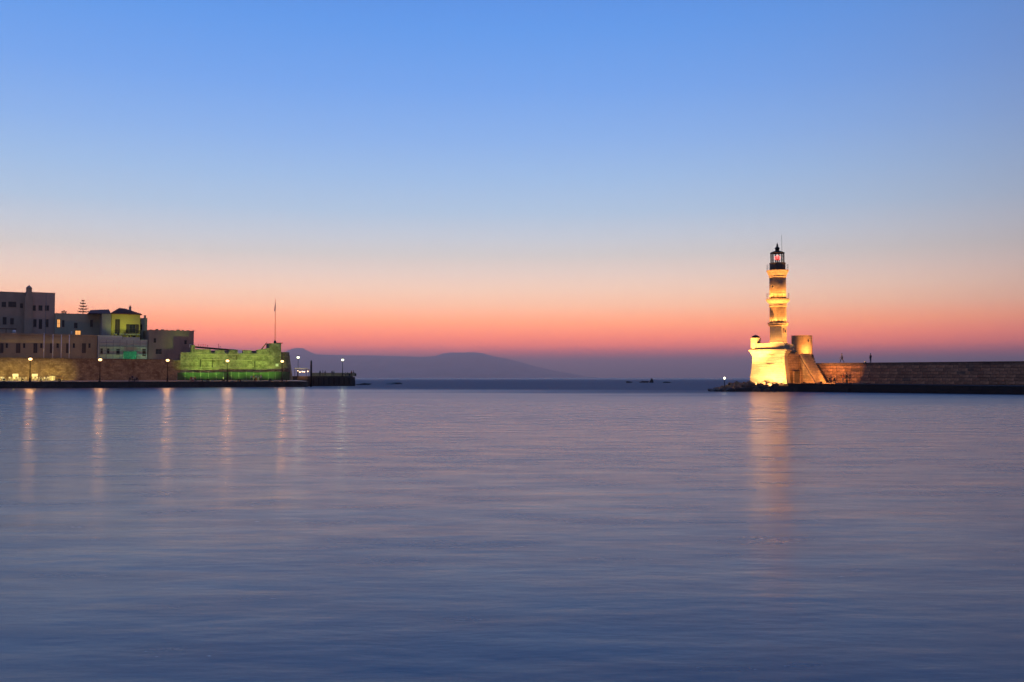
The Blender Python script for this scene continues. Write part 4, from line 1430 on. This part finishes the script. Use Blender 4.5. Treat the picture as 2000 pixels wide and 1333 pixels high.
# ---- mole wall with its courses of separate stones
mole = thing('breakwater_wall', 'long brown stone breakwater wall of coursed blocks running from the lighthouse', 'wall', V(-5.0, 0, 0.2), MR)
core = MB()
core.box(0, 80, .05, 5.0, 0, WALL_Z - .2 - .02)
core.build('core', M_MOLE, mole)
top_w = MB().box(0, 80, -.06, 5.1, WALL_Z - .2 - .016, WALL_Z - .2 + .14).build('coping', M_MOLE, mole)
shapes = []
for (ln, hh) in ((1.5, .56), (1.15, .56), (.85, .56), (1.3, .56)):
    for v_ in range(2):
        g = MB()
        j = lambda a: rb.uniform(-a, a)
        e_ = .05
        g.add([(0.01, .08, .01), (ln - .02, .08, .01), (ln - .02, .08, hh - .02), (.01, .08, hh - .02),
               (e_ + j(.03), -.02 + j(.03), e_ + j(.02)), (ln - e_ + j(.03), -.02 + j(.03), e_ + j(.02)), (ln - e_ + j(.03), -.02 + j(.03), hh - e_ + j(.02)), (e_ + j(.03), -.02 + j(.03), hh - e_ + j(.02))],
              [(4, 5, 6, 7), (0, 1, 5, 4), (1, 2, 6, 5), (2, 3, 7, 6), (3, 0, 4, 7)])
        shapes.append((ln, g.mesh('stone', (M_BLOCK, M_BLOCK2)[v_])))
cnt = 0
for row in range(7):
    s_ = 3.2 + rb.uniform(0, .8)
    while s_ < 49:
        ln, me = rb.choice(shapes)
        if rb.random() < .93:
            obj('stone', me, mole, (s_, rb.uniform(-.03, .03), .62 + row * .575))
            cnt += 1
        s_ += ln + .02

# ---- rocks at the foot of the lighthouse
M_ROCK = m_plain('shore_rock', (0.12, 0.078, 0.05), 0.95, var=0.5, scale=1.4, bump=0.10)
M_ROCK2 = m_plain('shore_rock_pale', (0.17, 0.11, 0.068), 0.95, var=0.5, scale=1.4, bump=0.10)
M_ROCKW = m_plain('wet_rock', (0.03, 0.026, 0.024), 0.6, var=0.4, scale=1.4, bump=0.08)


def rock_mesh(seed, mat):
    r = random.Random(seed)
    bm = bmesh.new()
    bmesh.ops.create_icosphere(bm, subdivisions=2, radius=1.0)
    cuts = [(Vector((r.gauss(0, 1), r.gauss(0, 1), r.gauss(0, 1))).normalized(), r.uniform(.55, .85)) for _ in range(9)]
    for v in bm.verts:
        for n_, d_ in cuts:
            k = v.co.dot(n_)
            if k > d_:
                v.co -= n_ * (k - d_)
        v.co *= 1 + r.uniform(-.05, .05)
    me = bpy.data.meshes.new('boulder')
    bm.to_mesh(me)
    bm.free()
    me.materials.append(mat)
    return me


RK = [rock_mesh(s_, M_ROCK) for s_ in range(4)] + [rock_mesh(s_ + 20, M_ROCK2) for s_ in range(3)] + [rock_mesh(s_ + 40, M_ROCKW) for s_ in range(3)]
# underlying spit the boulders rest on
spit = MB()
sp0 = [at_y(px, 738, y) for px, y in ((1383, 170), (1430, 167.5), (1480, 168), (1540, 167), (1600, 167), (1600, 178), (1540, 182), (1480, 184), (1420, 178))]
spit.prism([(p.x, p.y) for p in sp0], -2.0, lambda p: .95 if p[0] > 44.5 else .12 if p[0] < 37.5 else .5,
           top=[(p.x * .985 + .75, p.y * .99 + 1.72) for p in sp0])
spit_o = spit.build('rocky_spit', M_ROCKW)
tag(spit_o, 'low dark rocky spit under the lighthouse', kind='structure')
rr = random.Random(4)
BG = 'boulders around the lighthouse foot'
prof = [(1384, .25), (1400, .7), (1420, 1.25), (1440, 1.75), (1460, 1.9), (1500, 1.6), (1540, 1.5), (1600, 1.45)]


def top_at(px):
    for (a, ha), (b_, hb) in zip(prof, prof[1:]):
        if a <= px <= b_:
            return ha + (hb - ha) * (px - a) / (b_ - a)
    return 1.4


for k in range(150):
    px = rr.uniform(1388, 1608)
    f = rr.random()                                   # 0 at the water, 1 at the wall
    Y = 167.8 + f * (7.0 if px < 1465 else 4.2)
    r = rr.uniform(.42, .95) * (.8 if px < 1415 else 1)
    zt_ = top_at(px) * (.30 + .70 * f ** .7)
    p = at_y(px, 738, Y)
    wet = zt_ < .55
    me = rr.choice(RK[7:] if wet else RK[:7])
    lb = ('dark wet boulder at the waterline below the lighthouse' if wet else 'rough brown boulder heaped against the foot of the lighthouse' if px > 1462
          else 'rough boulder on the rocky tip beside the lighthouse')
    o = obj('boulder', me, None, (p.x, p.y, zt_ - r * .55))
    o.scale = (r * rr.uniform(.9, 1.4), r * rr.uniform(.8, 1.2), r * rr.uniform(.6, .95))
    o.rotation_euler = (rr.uniform(-.4, .4), rr.uniform(-.4, .4), rr.uniform(0, 6))
    tag(o, lb, 'boulder', 'wet boulders at the waterline' if wet else BG if px > 1462 else 'boulders on the rocky tip')
# reefs out in the mouth
reefs = [(1228, 747, 459, 1.0, 1.9, 'small flat reef rock alone in the harbour mouth'), (1258, 746.5, 470, .9, 3.2, 'low reef rock beside the tallest reef rock'), (1272, 747, 465, 2.3, 1.5, 'tallest dark reef rock in the harbour mouth'),
         (1303, 747.5, 455, .8, 3.0, 'flat reef rock between the tallest reef rock and the lighthouse spit'), (712, 752, 318, .75, 4.2, 'low reef rock just off the pier head'),
         (770, 750.5, 360, .9, 5.5, 'long low reef rock out beyond the pier head')]
for k, (px, py, y, h, wd, lb) in enumerate(reefs):
    p = at_y(px, 738, y)
    o = obj('reef_rock', RK[7 + k % 3], None, (p.x, p.y, h * .15))
    o.scale = (wd, wd * .6, h * .95)
    o.rotation_euler = (0, 0, k * .3)
    tag(o, lb, 'rock', 'reef rocks in the harbour mouth')

# ---- the bastion under the lighthouse
pC, pL, pR = (at_y(1532, 738, 172.2), at_y(1470, 738, 176.8), at_y(1551, 738, 182.5))
pD = pL + (pR - pC)
ctr = (pC + pD) / 2
bpoly = [Vector((p.x - ctr.x, p.y - ctr.y)) for p in (pL, pC, pR, pD)]


def grow(poly, d):
    out = []
    n_ = len(poly)
    for i in range(n_):
        a, b_, c = poly[i - 1], poly[i], poly[(i + 1) % n_]
        e1, e2 = (b_ - a).normalized(), (c - b_).normalized()
        n1, n2 = Vector((e1.y, -e1.x)), Vector((e2.y, -e2.x))
        m_ = (n1 + n2)
        m_ = m_ / max(.2, m_.length_squared) * 2
        out.append(b_ + m_ * d)
    return [tuple(q) for q in out]


BZ = 1.25
zc_ = at_y(1500, 686, 174.5).z - BZ
zn_ = at_y(1500, 697, 174.5).z - BZ
zp_ = at_y(1500, 671, 174.5).z - BZ
lh_base = thing('lighthouse_bastion', 'battered pale stone bastion carrying the lighthouse, floodlit yellow', 'bastion', (ctr.x, ctr.y, BZ))
mb = MB()
lv = [(0, .55), (zn_ * .55, .18), (zn_, 0.0), (zc_ - .25, .32), (zc_, .48)]
for (z0, d0), (z1, d1) in zip(lv, lv[1:]):
    a, b_ = grow(bpoly, d0), grow(bpoly, d1)
    for i in range(4):
        j = (i + 1) % 4
        for k in range(5):
            f0, f1 = k / 5, (k + 1) / 5
            P0 = Vector(a[i]).lerp(Vector(a[j]), f0), Vector(a[i]).lerp(Vector(a[j]), f1)
            P1 = Vector(b_[i]).lerp(Vector(b_[j]), f0), Vector(b_[i]).lerp(Vector(b_[j]), f1)
            mb.quad((*P0[0], z0), (*P0[1], z0), (*P1[1], z1), (*P1[0], z1))
mb.add([(*q, zc_) for q in grow(bpoly, .48)], [(0, 1, 2, 3)])
bwall = mb.build('masonry', M_BASE, lh_base)
MB().prism(grow(bpoly, .62), zc_ + .003, zc_ + .26).build('cornice', M_MOULD, lh_base)
par = MB()
o1, i1 = grow(bpoly, .14), grow(bpoly, -.35)
for i in range(4):
    j = (i + 1) % 4
    par.prism([o1[i], o1[j], i1[j], i1[i]], zc_ + .262, zp_)
par.build('parapet', M_BASE, lh_base)
MB().prism(grow(bpoly, -.34), zc_ + .262, zc_ + .34).build('deck', M_MOULD, lh_base)
# quoins up the near corner
qn = MB()
for k in range(13):
    z = k * zn_ / 13
    d = .55 * (1 - z / zn_) ** 1.3 + .035
    c = Vector(grow(bpoly, d)[1])
    e1 = (bpoly[0] - bpoly[1]).normalized() * (.75 if k % 2 else .4)
    e2 = (bpoly[2] - bpoly[1]).normalized() * (.4 if k % 2 else .75)
    MB().prism([tuple(c), tuple(c + e2), tuple(c + e2 + e1), tuple(c + e1)], z + .02, z + zn_ / 13 - .02).build('quoin', M_MOULD, lh_base)
# two projecting stone ledges on the lit face
fdir = (bpoly[1] - bpoly[0])
for (xa, xb, py) in ((1496, 1511, 694.5), (1496, 1509, 712.5)):
    z = at_y(1503, py, 174.5).z - BZ
    d = max(0, .5 * (1 - z / zn_)) * .8
    g = grow(bpoly, d + .02)
    g2 = grow(bpoly, d + .24)
    A0, A1 = Vector(g[0]), Vector(g[1])
    B0, B1 = Vector(g2[0]), Vector(g2[1])
    fa, fb = (xa - 1466) / 66, (xb - 1466) / 66
    MB().prism([tuple(B0.lerp(B1, fa)), tuple(B0.lerp(B1, fb)), tuple(A0.lerp(A1, fb)), tuple(A0.lerp(A1, fa))], z - .06, z + .06).build('ledge_stone', M_MOULD, lh_base)
# corner sentry turret
tp = Vector(grow(bpoly, -.55)[0])
s0 = .93
tur = MB()
tz1, tz2 = at_y(1479, 662, 176.8).z - BZ, at_y(1479, 654.5, 176.8).z - BZ
tur.lathe([(.25, zc_ - .9), (.6, zc_ - .35), (s0, zc_ + .27), (s0, tz1), (s0 + .1, tz1 + .02), (s0 + .1, tz1 + .14)], 16, tp.x, tp.y)
tu = tur.build('sentry_turret', M_BASE, lh_base)
MB().lathe([(s0 - .05, tz1 + .142), (s0 - .2, tz1 + .42), (.4, tz2 - .12), (.1, tz2), (.02, tz2 + .04)], 14, tp.x, tp.y).build('dome', MT['iron'], tu, True)
wdir = Vector((-tp.x - ctr.x, -tp.y - ctr.y)).normalized()
w0 = Vector((tp.x, tp.y)) + Vector((sin(-.05), -1)).normalized() * (s0 - .08)
MB().box(w0.x - .14 + .25, w0.x + .14 + .25, w0.y - .12, w0.y + .1, tz1 - 1.0, tz1 - .6).build('loophole', MT['iron'], tu)

# ---- the lighthouse tower
LY = 179.5
lc = at_y(1521, 738, LY)
lh_z0 = BZ + zc_ + .34


def lz(py):
    return at_y(1521, py, LY).z - lh_z0


px1 = LY / FPX                                          # metres for one picture column at the tower
LHR = -math.atan2(lc.x, lc.y)
light = thing('lighthouse', 'tall floodlit stone lighthouse with two galleries and a dark lantern', 'lighthouse', (lc.x, lc.y, lh_z0), LHR)
ra, rm, ru = 17.3 * px1, 16.4 * px1, 16.0 * px1
LSEG = 8
MB().lathe([(ra * 1.06, 0), (ra * 1.04, lz(668)), (ra, lz(667)), (ra * .98, lz(638))], 8, phase=pi / 8).build('octagonal_section', M_BASE, light)
MB().lathe([(ra * 1.0, lz(638)), (ra * 1.09, lz(636.5)), (ra * 1.09, lz(635.3)), (ra * 1.02, lz(635)), (ra * 1.16, lz(633)), (ra * 1.16, lz(631.6)), (rm, lz(631.2))], 16).build('lower_cornice', M_MOULD, light)
MB().lathe([(rm, lz(631.5)), (rm * .985, lz(600))], 16, phase=pi / 16).build('sixteen_sided_section', M_LIGHT, light)
MB().lathe([(rm * 1.0, lz(600.2)), (rm * 1.06, lz(599)), (rm * 1.06, lz(598)), (rm * 1.0, lz(597.5)), (rm * 1.02, lz(593.5)), (rm * 1.2, lz(591)), (rm * 1.34, lz(588)), (rm * 1.36, lz(586.5)), (rm * 1.36, lz(584.6))], 32).build('gallery', M_MOULD, light)
MB().lathe([(ru, lz(585)), (ru * .98, lz(541))], 32).build('round_section', M_LIGHT, light, True)
MB().lathe([(ru * .985, lz(543)), (ru * 1.06, lz(542)), (ru * 1.06, lz(540.8)), (ru * 1.0, lz(540.4)), (ru * 1.12, lz(537)), (ru * 1.2, lz(534)), (ru * 1.2, lz(533)), (ru * 1.30, lz(531)), (ru * 1.32, lz(529.6)), (ru * 1.32, lz(528.8))], 32).build('crown_cornice', M_MOULD, light)


def ring_rail(zb, zt_, r_, n_, name='railing'):
    rl_ = MB()
    for z in (zt_, zb + (zt_ - zb) * .5):
        for i in range(n_ * 2):
            a0, a1 = i * pi / n_, (i + 1) * pi / n_
            rl_.tube([(r_ * cos(a0), r_ * sin(a0), z), (r_ * cos(a1), r_ * sin(a1), z)], .018, 4)
    o_ = rl_.build(name, MT['iron'], light)
    pm = MB().tube([(0, 0, 0), (0, 0, zt_ - zb)], .018, 4).mesh('stanchion', MT['iron'])
    for i in range(n_):
        a0 = i * 2 * pi / n_
        obj('stanchion', pm, o_, (r_ * cos(a0), r_ * sin(a0), zb))


ring_rail(lz(528.8), lz(518.5), ru * 1.28, 16)
ring_rail(lz(584.6), lz(574), rm * 1.31, 16)
# oculus and slit windows with their dark reveals
for (az_, py, r_, rw_, rh_) in ((-pi / 2 - .62, 561, ru, .24, .24), (-pi / 2 + .85, 648, ra * .97, .22, .34)):
    d = Vector((cos(az_), sin(az_), 0))
    sd = Vector((-d.y, d.x, 0))
    fr_, pn_ = MB(), MB()
    ring_i, ring_o = [], []
    for i in range(14):
        q_ = i * 2 * pi / 14
        u_ = sd * cos(q_) * rw_ + Vector((0, 0, sin(q_) * rh_))
        ring_i.append(d * (r_ + .05) + u_ + Vector((0, 0, lz(py))))
        ring_o.append(d * (r_ + .06) + u_ * 1.35 + Vector((0, 0, lz(py))))
    n_ = 14
    back = [p - d * .3 + d * .0 for p in ring_o]
    fr_.add(ring_i + ring_o + back, [(i, (i + 1) % n_, n_ + (i + 1) % n_, n_ + i) for i in range(n_)] + [(n_ + i, n_ + (i + 1) % n_, 2 * n_ + (i + 1) % n_, 2 * n_ + i) for i in range(n_)])
    wnd = fr_.build('window', M_MOULD, light)
    pn_.add([p - d * .012 for p in ring_i], [tuple(range(n_))])
    pn_.build('pane', MT['glass'], wnd)
# lantern
rd, rg_ = 15.0 * px1, 12.6 * px1
MB().lathe([(rd, lz(528.7)), (rd, lz(516)), (rd * 1.04, lz(515.5)), (rd * 1.04, lz(514.3))], 24).build('lantern_drum', m_plain('lantern_paint', (0.055, 0.04, 0.035), .6), light)
glz = MB()
glz.lathe([(rg_, lz(514.3)), (rg_, lz(495.5))], 24)
glz.f, glz.mi = glz.f[:-2], glz.mi[:-2]
glass_m = m_clear('lantern_glass')
pane_me = None
npn = 14
for i in range(npn):
    a0, a1 = i * 2 * pi / npn + .03, (i + 1) * 2 * pi / npn - .03
    MB().add([(rg_ * cos(a0), rg_ * sin(a0), lz(514.2)), (rg_ * cos(a1), rg_ * sin(a1), lz(514.2)), (rg_ * cos(a1), rg_ * sin(a1), lz(495.6)), (rg_ * cos(a0), rg_ * sin(a0), lz(495.6))] , [(0, 1, 2, 3)]).build('glazing', glass_m, light)
    a_ = i * 2 * pi / npn
    MB().tube([(rg_ * cos(a_), rg_ * sin(a_), lz(514.3)), (rg_ * cos(a_), rg_ * sin(a_), lz(495))], .075, 5).build('mullion', MT['iron'], light)
hoop = MB()
for z in (lz(508), lz(501.5)):
    for i in range(24):
        a0, a1 = i * 2 * pi / 24, (i + 1) * 2 * pi / 24
        hoop.tube([(rg_ * cos(a0), rg_ * sin(a0), z), (rg_ * cos(a1), rg_ * sin(a1), z)], .022, 4)
hoop.build('glazing_bars', MT['iron'], light)
M_RED = m_emit('red_beacon', (1.0, 0.06, 0.05), 4.0)
MB().lathe([(.10, lz(514)), (.12, lz(508.5)), (.35, lz(508)), (.35, lz(507.4))], 12).build('lamp_stand', MT['iron'], light)
MB().lathe([(.2, lz(507.3)), (.42, lz(506)), (.46, lz(504.3)), (.42, lz(502.5)), (.2, lz(501.2)), (.05, lz(500.8))], 16).build('beacon_lens', M_RED, light, True)
lamp_point(light, (0, 0, lz(504.3)), 60, (1.0, .1, .08), .52)
roof_l = MB().lathe([(rg_ * 1.10, lz(495.6)), (rg_ * 1.12, lz(494.6)), (rg_ * .95, lz(493.2)), (rg_ * .6, lz(491.4)), (rg_ * .38, lz(490.6))], 24).build('lantern_roof', MT['iron'], light, True)
MB().lathe([(.40, lz(490.7)), (.38, lz(486.5)), (.50, lz(486)), (.46, lz(484.8)), (.22, lz(482.5)), (.16, lz(480)), (.2, lz(479.2)), (.07, lz(476.5)), (.02, lz(474))], 12).build('ventilator', MT['iron'], roof_l, True)
MB().tube([(8.6 * px1, 0, lz(493)), (8.6 * px1, 0, lz(460))], .03, 5).build('antenna', MT['iron'], roof_l)

# floodlamps standing on the ledges of the tower
GOLD = (1.0, 0.60, 0.16)
fix = MB().box(-.12, .12, -.07, .07, .0, .07).mesh('ledge_lamp', MT['iron'])
for (zb, r_, inner, pw, naz) in ((lz(584.6) + .01, rm * 1.22, ru, 17, 14), (lz(631.4) + .01, ra * 1.12, rm, 15, 14)):
    for i in range(naz):
        a_ = -pi / 2 + (i - (naz - 1) / 2) * (2 * pi / naz)
        o_ = obj('ledge_lamp', fix, light, (r_ * cos(a_), r_ * sin(a_), zb), a_ + pi / 2)
        lamp_spot(light, (r_ * cos(a_), r_ * sin(a_), zb + .2), (inner * .9 * cos(a_), inner * .9 * sin(a_), zb + 2.6), pw * LH_K, (1.0, .45, .12), 150, 1.0, .08)
for i in range(5):
    a_ = -pi / 2 + (i - 2) * .5
    r_ = ra * 1.45
    obj('ledge_lamp', fix, light, (r_ * cos(a_), r_ * sin(a_), .0), a_ + pi / 2)
    lamp_spot(light, (r_ * cos(a_), r_ * sin(a_), .25), (ra * .9 * cos(a_), ra * .9 * sin(a_), 2.2), 60 * LH_K, (1.0, .45, .12), 150, 1.0, .08)

# ---- round keep beside the lighthouse
KY = 186.0
kc = at_y(1567.5, 738, KY)
kr = 19.3 * KY / FPX
kz0 = WALL_Z - 1.2
keep = thing('round_keep', 'plain round stone keep beside the lighthouse, open at the top', 'tower', (kc.x, kc.y, kz0), -math.atan2(kc.x, kc.y))
kz = lambda py: at_y(1567, py, KY).z - kz0
M_KEEP = m_stone('keep_stone', (0.50, 0.36, 0.20), (0.42, 0.30, 0.165), (0.30, 0.21, 0.12), 0.9, 0.4, mode='%.2f' % kr, bump=0.05, stain=0.5, stain_col=(0.22, 0.13, 0.07))
g = MB()
g.lathe([(kr * 1.05, 0), (kr * 1.02, kz(700)), (kr, kz(690)), (kr * .985, kz(656)), (kr * .8, kz(656)), (kr * .8, kz(664))], 36, phase=.05)
g.build('drum', M_KEEP, keep, False)
a_ = -pi / 2 + .62
d = Vector((cos(a_), sin(a_), 0))
sd = Vector((-d.y, d.x, 0))
z0, z1 = kz(669.5), kz(664)
c0 = d * (kr * .995)
MB().add([c0 + sd * q_ * .1 + d * w_ + Vector((0, 0, z)) for z in (z0, z1) for (q_, w_) in ((-1, -.1), (1, -.1), (1, .03), (-1, .03))],
         [(0, 1, 2, 3), (7, 6, 5, 4), (0, 4, 5, 1), (1, 5, 6, 2), (2, 6, 7, 3), (3, 7, 4, 0)]).build('loophole', MT['iron'], keep)
MB().box(-kr * .98 - .12, -kr * .98 + .1, -.3, .3, kz(690), kz(655.3)).build('rib', M_MOULD, keep)

# ---- stair up to the bastion, in front of the wall
SR = math.atan2(.30, .954)
SW_, SA = Vector((cos(SR), sin(SR), 0)), Vector((-sin(SR), cos(SR), 0))
zf = LEDGE_Z + .06
sfoot = at_y(1592, 738, 171.6)
NST, RUN, WID = 18, 4.9, 2.4
ztp_ = at_y(1562, 691.5, 176.3).z
stair = thing('stone_stair', 'worn stone stair climbing from the landing to the lighthouse bastion', 'stair', (sfoot.x, sfoot.y, zf), SR)
run, rise = RUN / NST, (ztp_ - zf) / NST
for k in range(NST):
    MB().box(.03, WID - .03, run * k, RUN, rise * k - (0 if k == 0 else .02), rise * (k + 1) - .05).box(.0, WID, run * k - .06, run * k + run + .02, rise * (k + 1) - .05, rise * (k + 1)).build('step', M_MOULD, stair)
zT = ztp_ - zf
fl_ = MB()
# solid flank under the steps, a low coping following the slope, and the landing block behind
fl_.add([(-.22, -.25, 0), (-.22, RUN, 0), (-.22, RUN, zT - .12), (-.22, -.25, .02), (-.01, -.25, 0), (-.01, RUN, 0), (-.01, RUN, zT - .12), (-.01, -.25, .02)],
        [(1, 0, 3, 2), (4, 5, 6, 7), (3, 7, 6, 2), (0, 4, 7, 3)])
fl_.box(-2.6, WID, RUN + .002, RUN + 6.0, 0, zT)
fl_.build('flank_wall', M_MOLE, stair)
gw = MB()
y_d, wdo, hdo = 4.0, 1.75, at_y(1560, 725, 175.5).z - zf
wall_face(gw, wdo, zT * .40, [(.25, wdo - .2, .02, hdo, 'door')], reveal=.5)
gm = MB().add([(p[0] - wdo - .222, p[1] + y_d, p[2]) for p in gw.v], gw.f)
gm.add([(-wdo - .222, y_d, zT * .40), (-.222, y_d, zT * .40), (-.222, RUN, zT * .46), (-wdo - .222, RUN, zT * .46)], [(0, 1, 2, 3)])
gm.add([(-wdo - .222, y_d, 0), (-wdo - .222, y_d, zT * .40), (-wdo - .222, RUN, zT * .46), (-wdo - .222, RUN, 0)], [(0, 1, 2, 3)])
gm.build('gate_block', M_MOLE, stair)
dro = MB().box(-wdo - .222 + .24, -.222 - .19, y_d + .42, y_d + .49, 0, hdo + .01).build('door', MT['shutter'], stair)
for k in range(4):
    MB().box(-wdo + .06 + k * .32, -wdo + .35 + k * .32, y_d + .39, y_d + .418, .06, hdo - .05).build('board', MT['shutter'], dro)
# shrub by the keep
sh = thing('shrub', 'small dark pointed shrub on the breakwater beside the round keep', 'shrub', V(ms_(1587, 1.2), 1.2, WALL_Z + .13), 0)
MB().tube([(0, 0, -.1), (0.03, 0, .8)], [.06, .03], 6).build('stem', MT['bark'], sh)
f_, r3 = MB(), random.Random(6)
for j in range(420):
    h_ = r3.random() ** 1.2
    rad = .62 * (1 - h_) ** .7 * math.sqrt(r3.random()) + .04
    q_ = r3.uniform(0, 2 * pi)
    c0 = Vector((rad * cos(q_), rad * sin(q_), .08 + 1.45 * h_))
    u_ = Vector((r3.uniform(-1, 1), r3.uniform(-1, 1), r3.uniform(0, 1.4))).normalized() * .15
    v_ = u_.cross(Vector((r3.uniform(-1, 1), r3.uniform(-1, 1), .2))).normalized() * .06
    f_.quad(c0 - v_, c0 + u_ * .5 - v_, c0 + u_, c0 + v_)
f_.build('foliage', MT['foliage'], sh)

# ---- floodlights round the lighthouse
for k, (px, y, tx, pw) in enumerate(((1481, 170.0, 1486, 1.0), (1510, 168.6, 1508, 1.2))):
    a_ = at_y(px, 738, y)
    tg = at_y(tx, 738, 174.5)
    floodlight((a_.x, a_.y, 1.12), (tg.x, tg.y, 4.6), 1750 * LH_K2 * pw, (1.0, .56, .19), ('squat floodlight among the boulders aimed at the bastion below the turret', 'squat floodlight among the boulders aimed at the middle of the bastion')[k], 125, .8, size=.2, stand=.22)
    for j in range(3):
        o = obj('boulder', RK[j], None, (a_.x - .25 + .35 * j, a_.y - .62 - .1 * (j % 2), 1.06))
        o.scale, o.rotation_euler = (.46, .3, .48), (0, 0, j * 1.3)
        tag(o, ('small boulder screening the floodlight below the turret', 'small boulder screening the floodlight at the middle of the bastion')[k], 'boulder', 'small boulders before the floodlights')
a_ = at_y(1570, 738, 167.9)
tg = at_y(1572, 738, 176)
floodlight((a_.x, a_.y, LEDGE_Z - .02), (tg.x, tg.y, 6.2), 1400 * LH_K2, (1.0, .38, .09), 'floodlight on the ledge aimed at the stair and the round keep', 100, .8, size=.16, stand=.2)
a_ = at_y(1604, 738, 168.2)
tg = at_y(1634, 738, 174)
floodlight((a_.x, a_.y, LEDGE_Z + .02), (tg.x, tg.y, 3.7), 800 * LH_K2, (1.0, .38, .09), 'floodlight on the ledge aimed along the breakwater wall', 58, .3, size=.16, stand=.2)
a_ = kc + Vector((.6, -4.4, 0))
floodlight((a_.x, a_.y, WALL_Z + 1.6), (kc.x, kc.y - 1.0, 9.6), 850 * LH_K2, (1.0, .40, .10), 'small floodlight on the stair landing aimed at the round keep', 120, .9, size=.16, stand=.2)

# two projectors that wash the whole tower
for k, (q, zq, pw, lb) in enumerate(((at_y(1424, 738, 171.5), 1.3, 1.0, 'projector among the boulders of the tip aimed up the lighthouse tower'),
                                     (V(ms_(1690, 4.2), 4.2, 0), WALL_Z + .15, .9, 'projector on top of the breakwater aimed up the lighthouse tower'))):
    floodlight((q.x, q.y, zq), (lc.x, lc.y, 17.5), 17000 * pw * LH_K2, (1.0, .45, .12), lb, 52, .7, size=.16, stand=.2)

# beacon lamp on the tip of the rocks
bp_ = at_y(1415, 738, 171.5)
bz_ = at_y(1415, 739, 171.5).z
bc = thing('rock_beacon', 'short post with a bright white lamp on the tip of the rocks', 'lamp', (bp_.x, bp_.y, .7))
MB().tube([(0, 0, -.3), (0, 0, bz_ - .95)], .06, 8).build('post', MT['iron'], bc)
MB().lathe([(.03, bz_ - .96), (.15, bz_ - .88), (.2, bz_ - .7), (.14, bz_ - .54), (.03, bz_ - .48)], 10).build('globe', m_emit('beacon_globe', (1.0, .86, .62), 3.5), bc, True)
MB().lathe([(.2, bz_ - 1.0), (.2, bz_ - .965)], 10).build('collar', MT['iron'], bc)
lamp_point(bc, (0, 0, bz_ - .7), 130, (1.0, .85, .6), .25)

# ---- people on the breakwater
zt_ = WALL_Z + .14
person(V(ms_(1645, .8), .8, zt_), MR + 1.9, 'walk', 'cloth_grey', 'cloth_black', 'person in a grey top striding along the top of the breakwater', None, 1.8)
person(V(ms_(1701, 1.2), 1.2, zt_), MR + 1.2, 'stand', 'cloth_navy', 'cloth_navy', 'person in navy standing alone on the top of the breakwater', None, 1.72)
person(V(ms_(1647, -1.2), -1.2, LEDGE_Z + .06), MR + .4, 'stand', 'cloth_rust', 'cloth_grey', 'person in a rust top standing at the foot of the breakwater wall', 'pair below the breakwater', 1.72)
person(V(ms_(1653.5, -1.1), -1.1, LEDGE_Z + .03), MR + 2.4, 'stand', 'cloth_black', 'cloth_black', 'person in black standing at the foot of the breakwater wall', 'pair below the breakwater', 1.76)
person(V(ms_(1620, -1.5), -1.5, LEDGE_Z + .06), MR - 1.6, 'crouch', 'cloth_black', 'cloth_navy', 'person in black crouching on the landing beside the stair', None, 1.7)
person(V(ms_(1629, -1.3), -1.3, LEDGE_Z + .06), MR + 1.6, 'crouch', 'cloth_navy', 'cloth_black', 'person in navy crouching on the landing facing another', None, 1.66)
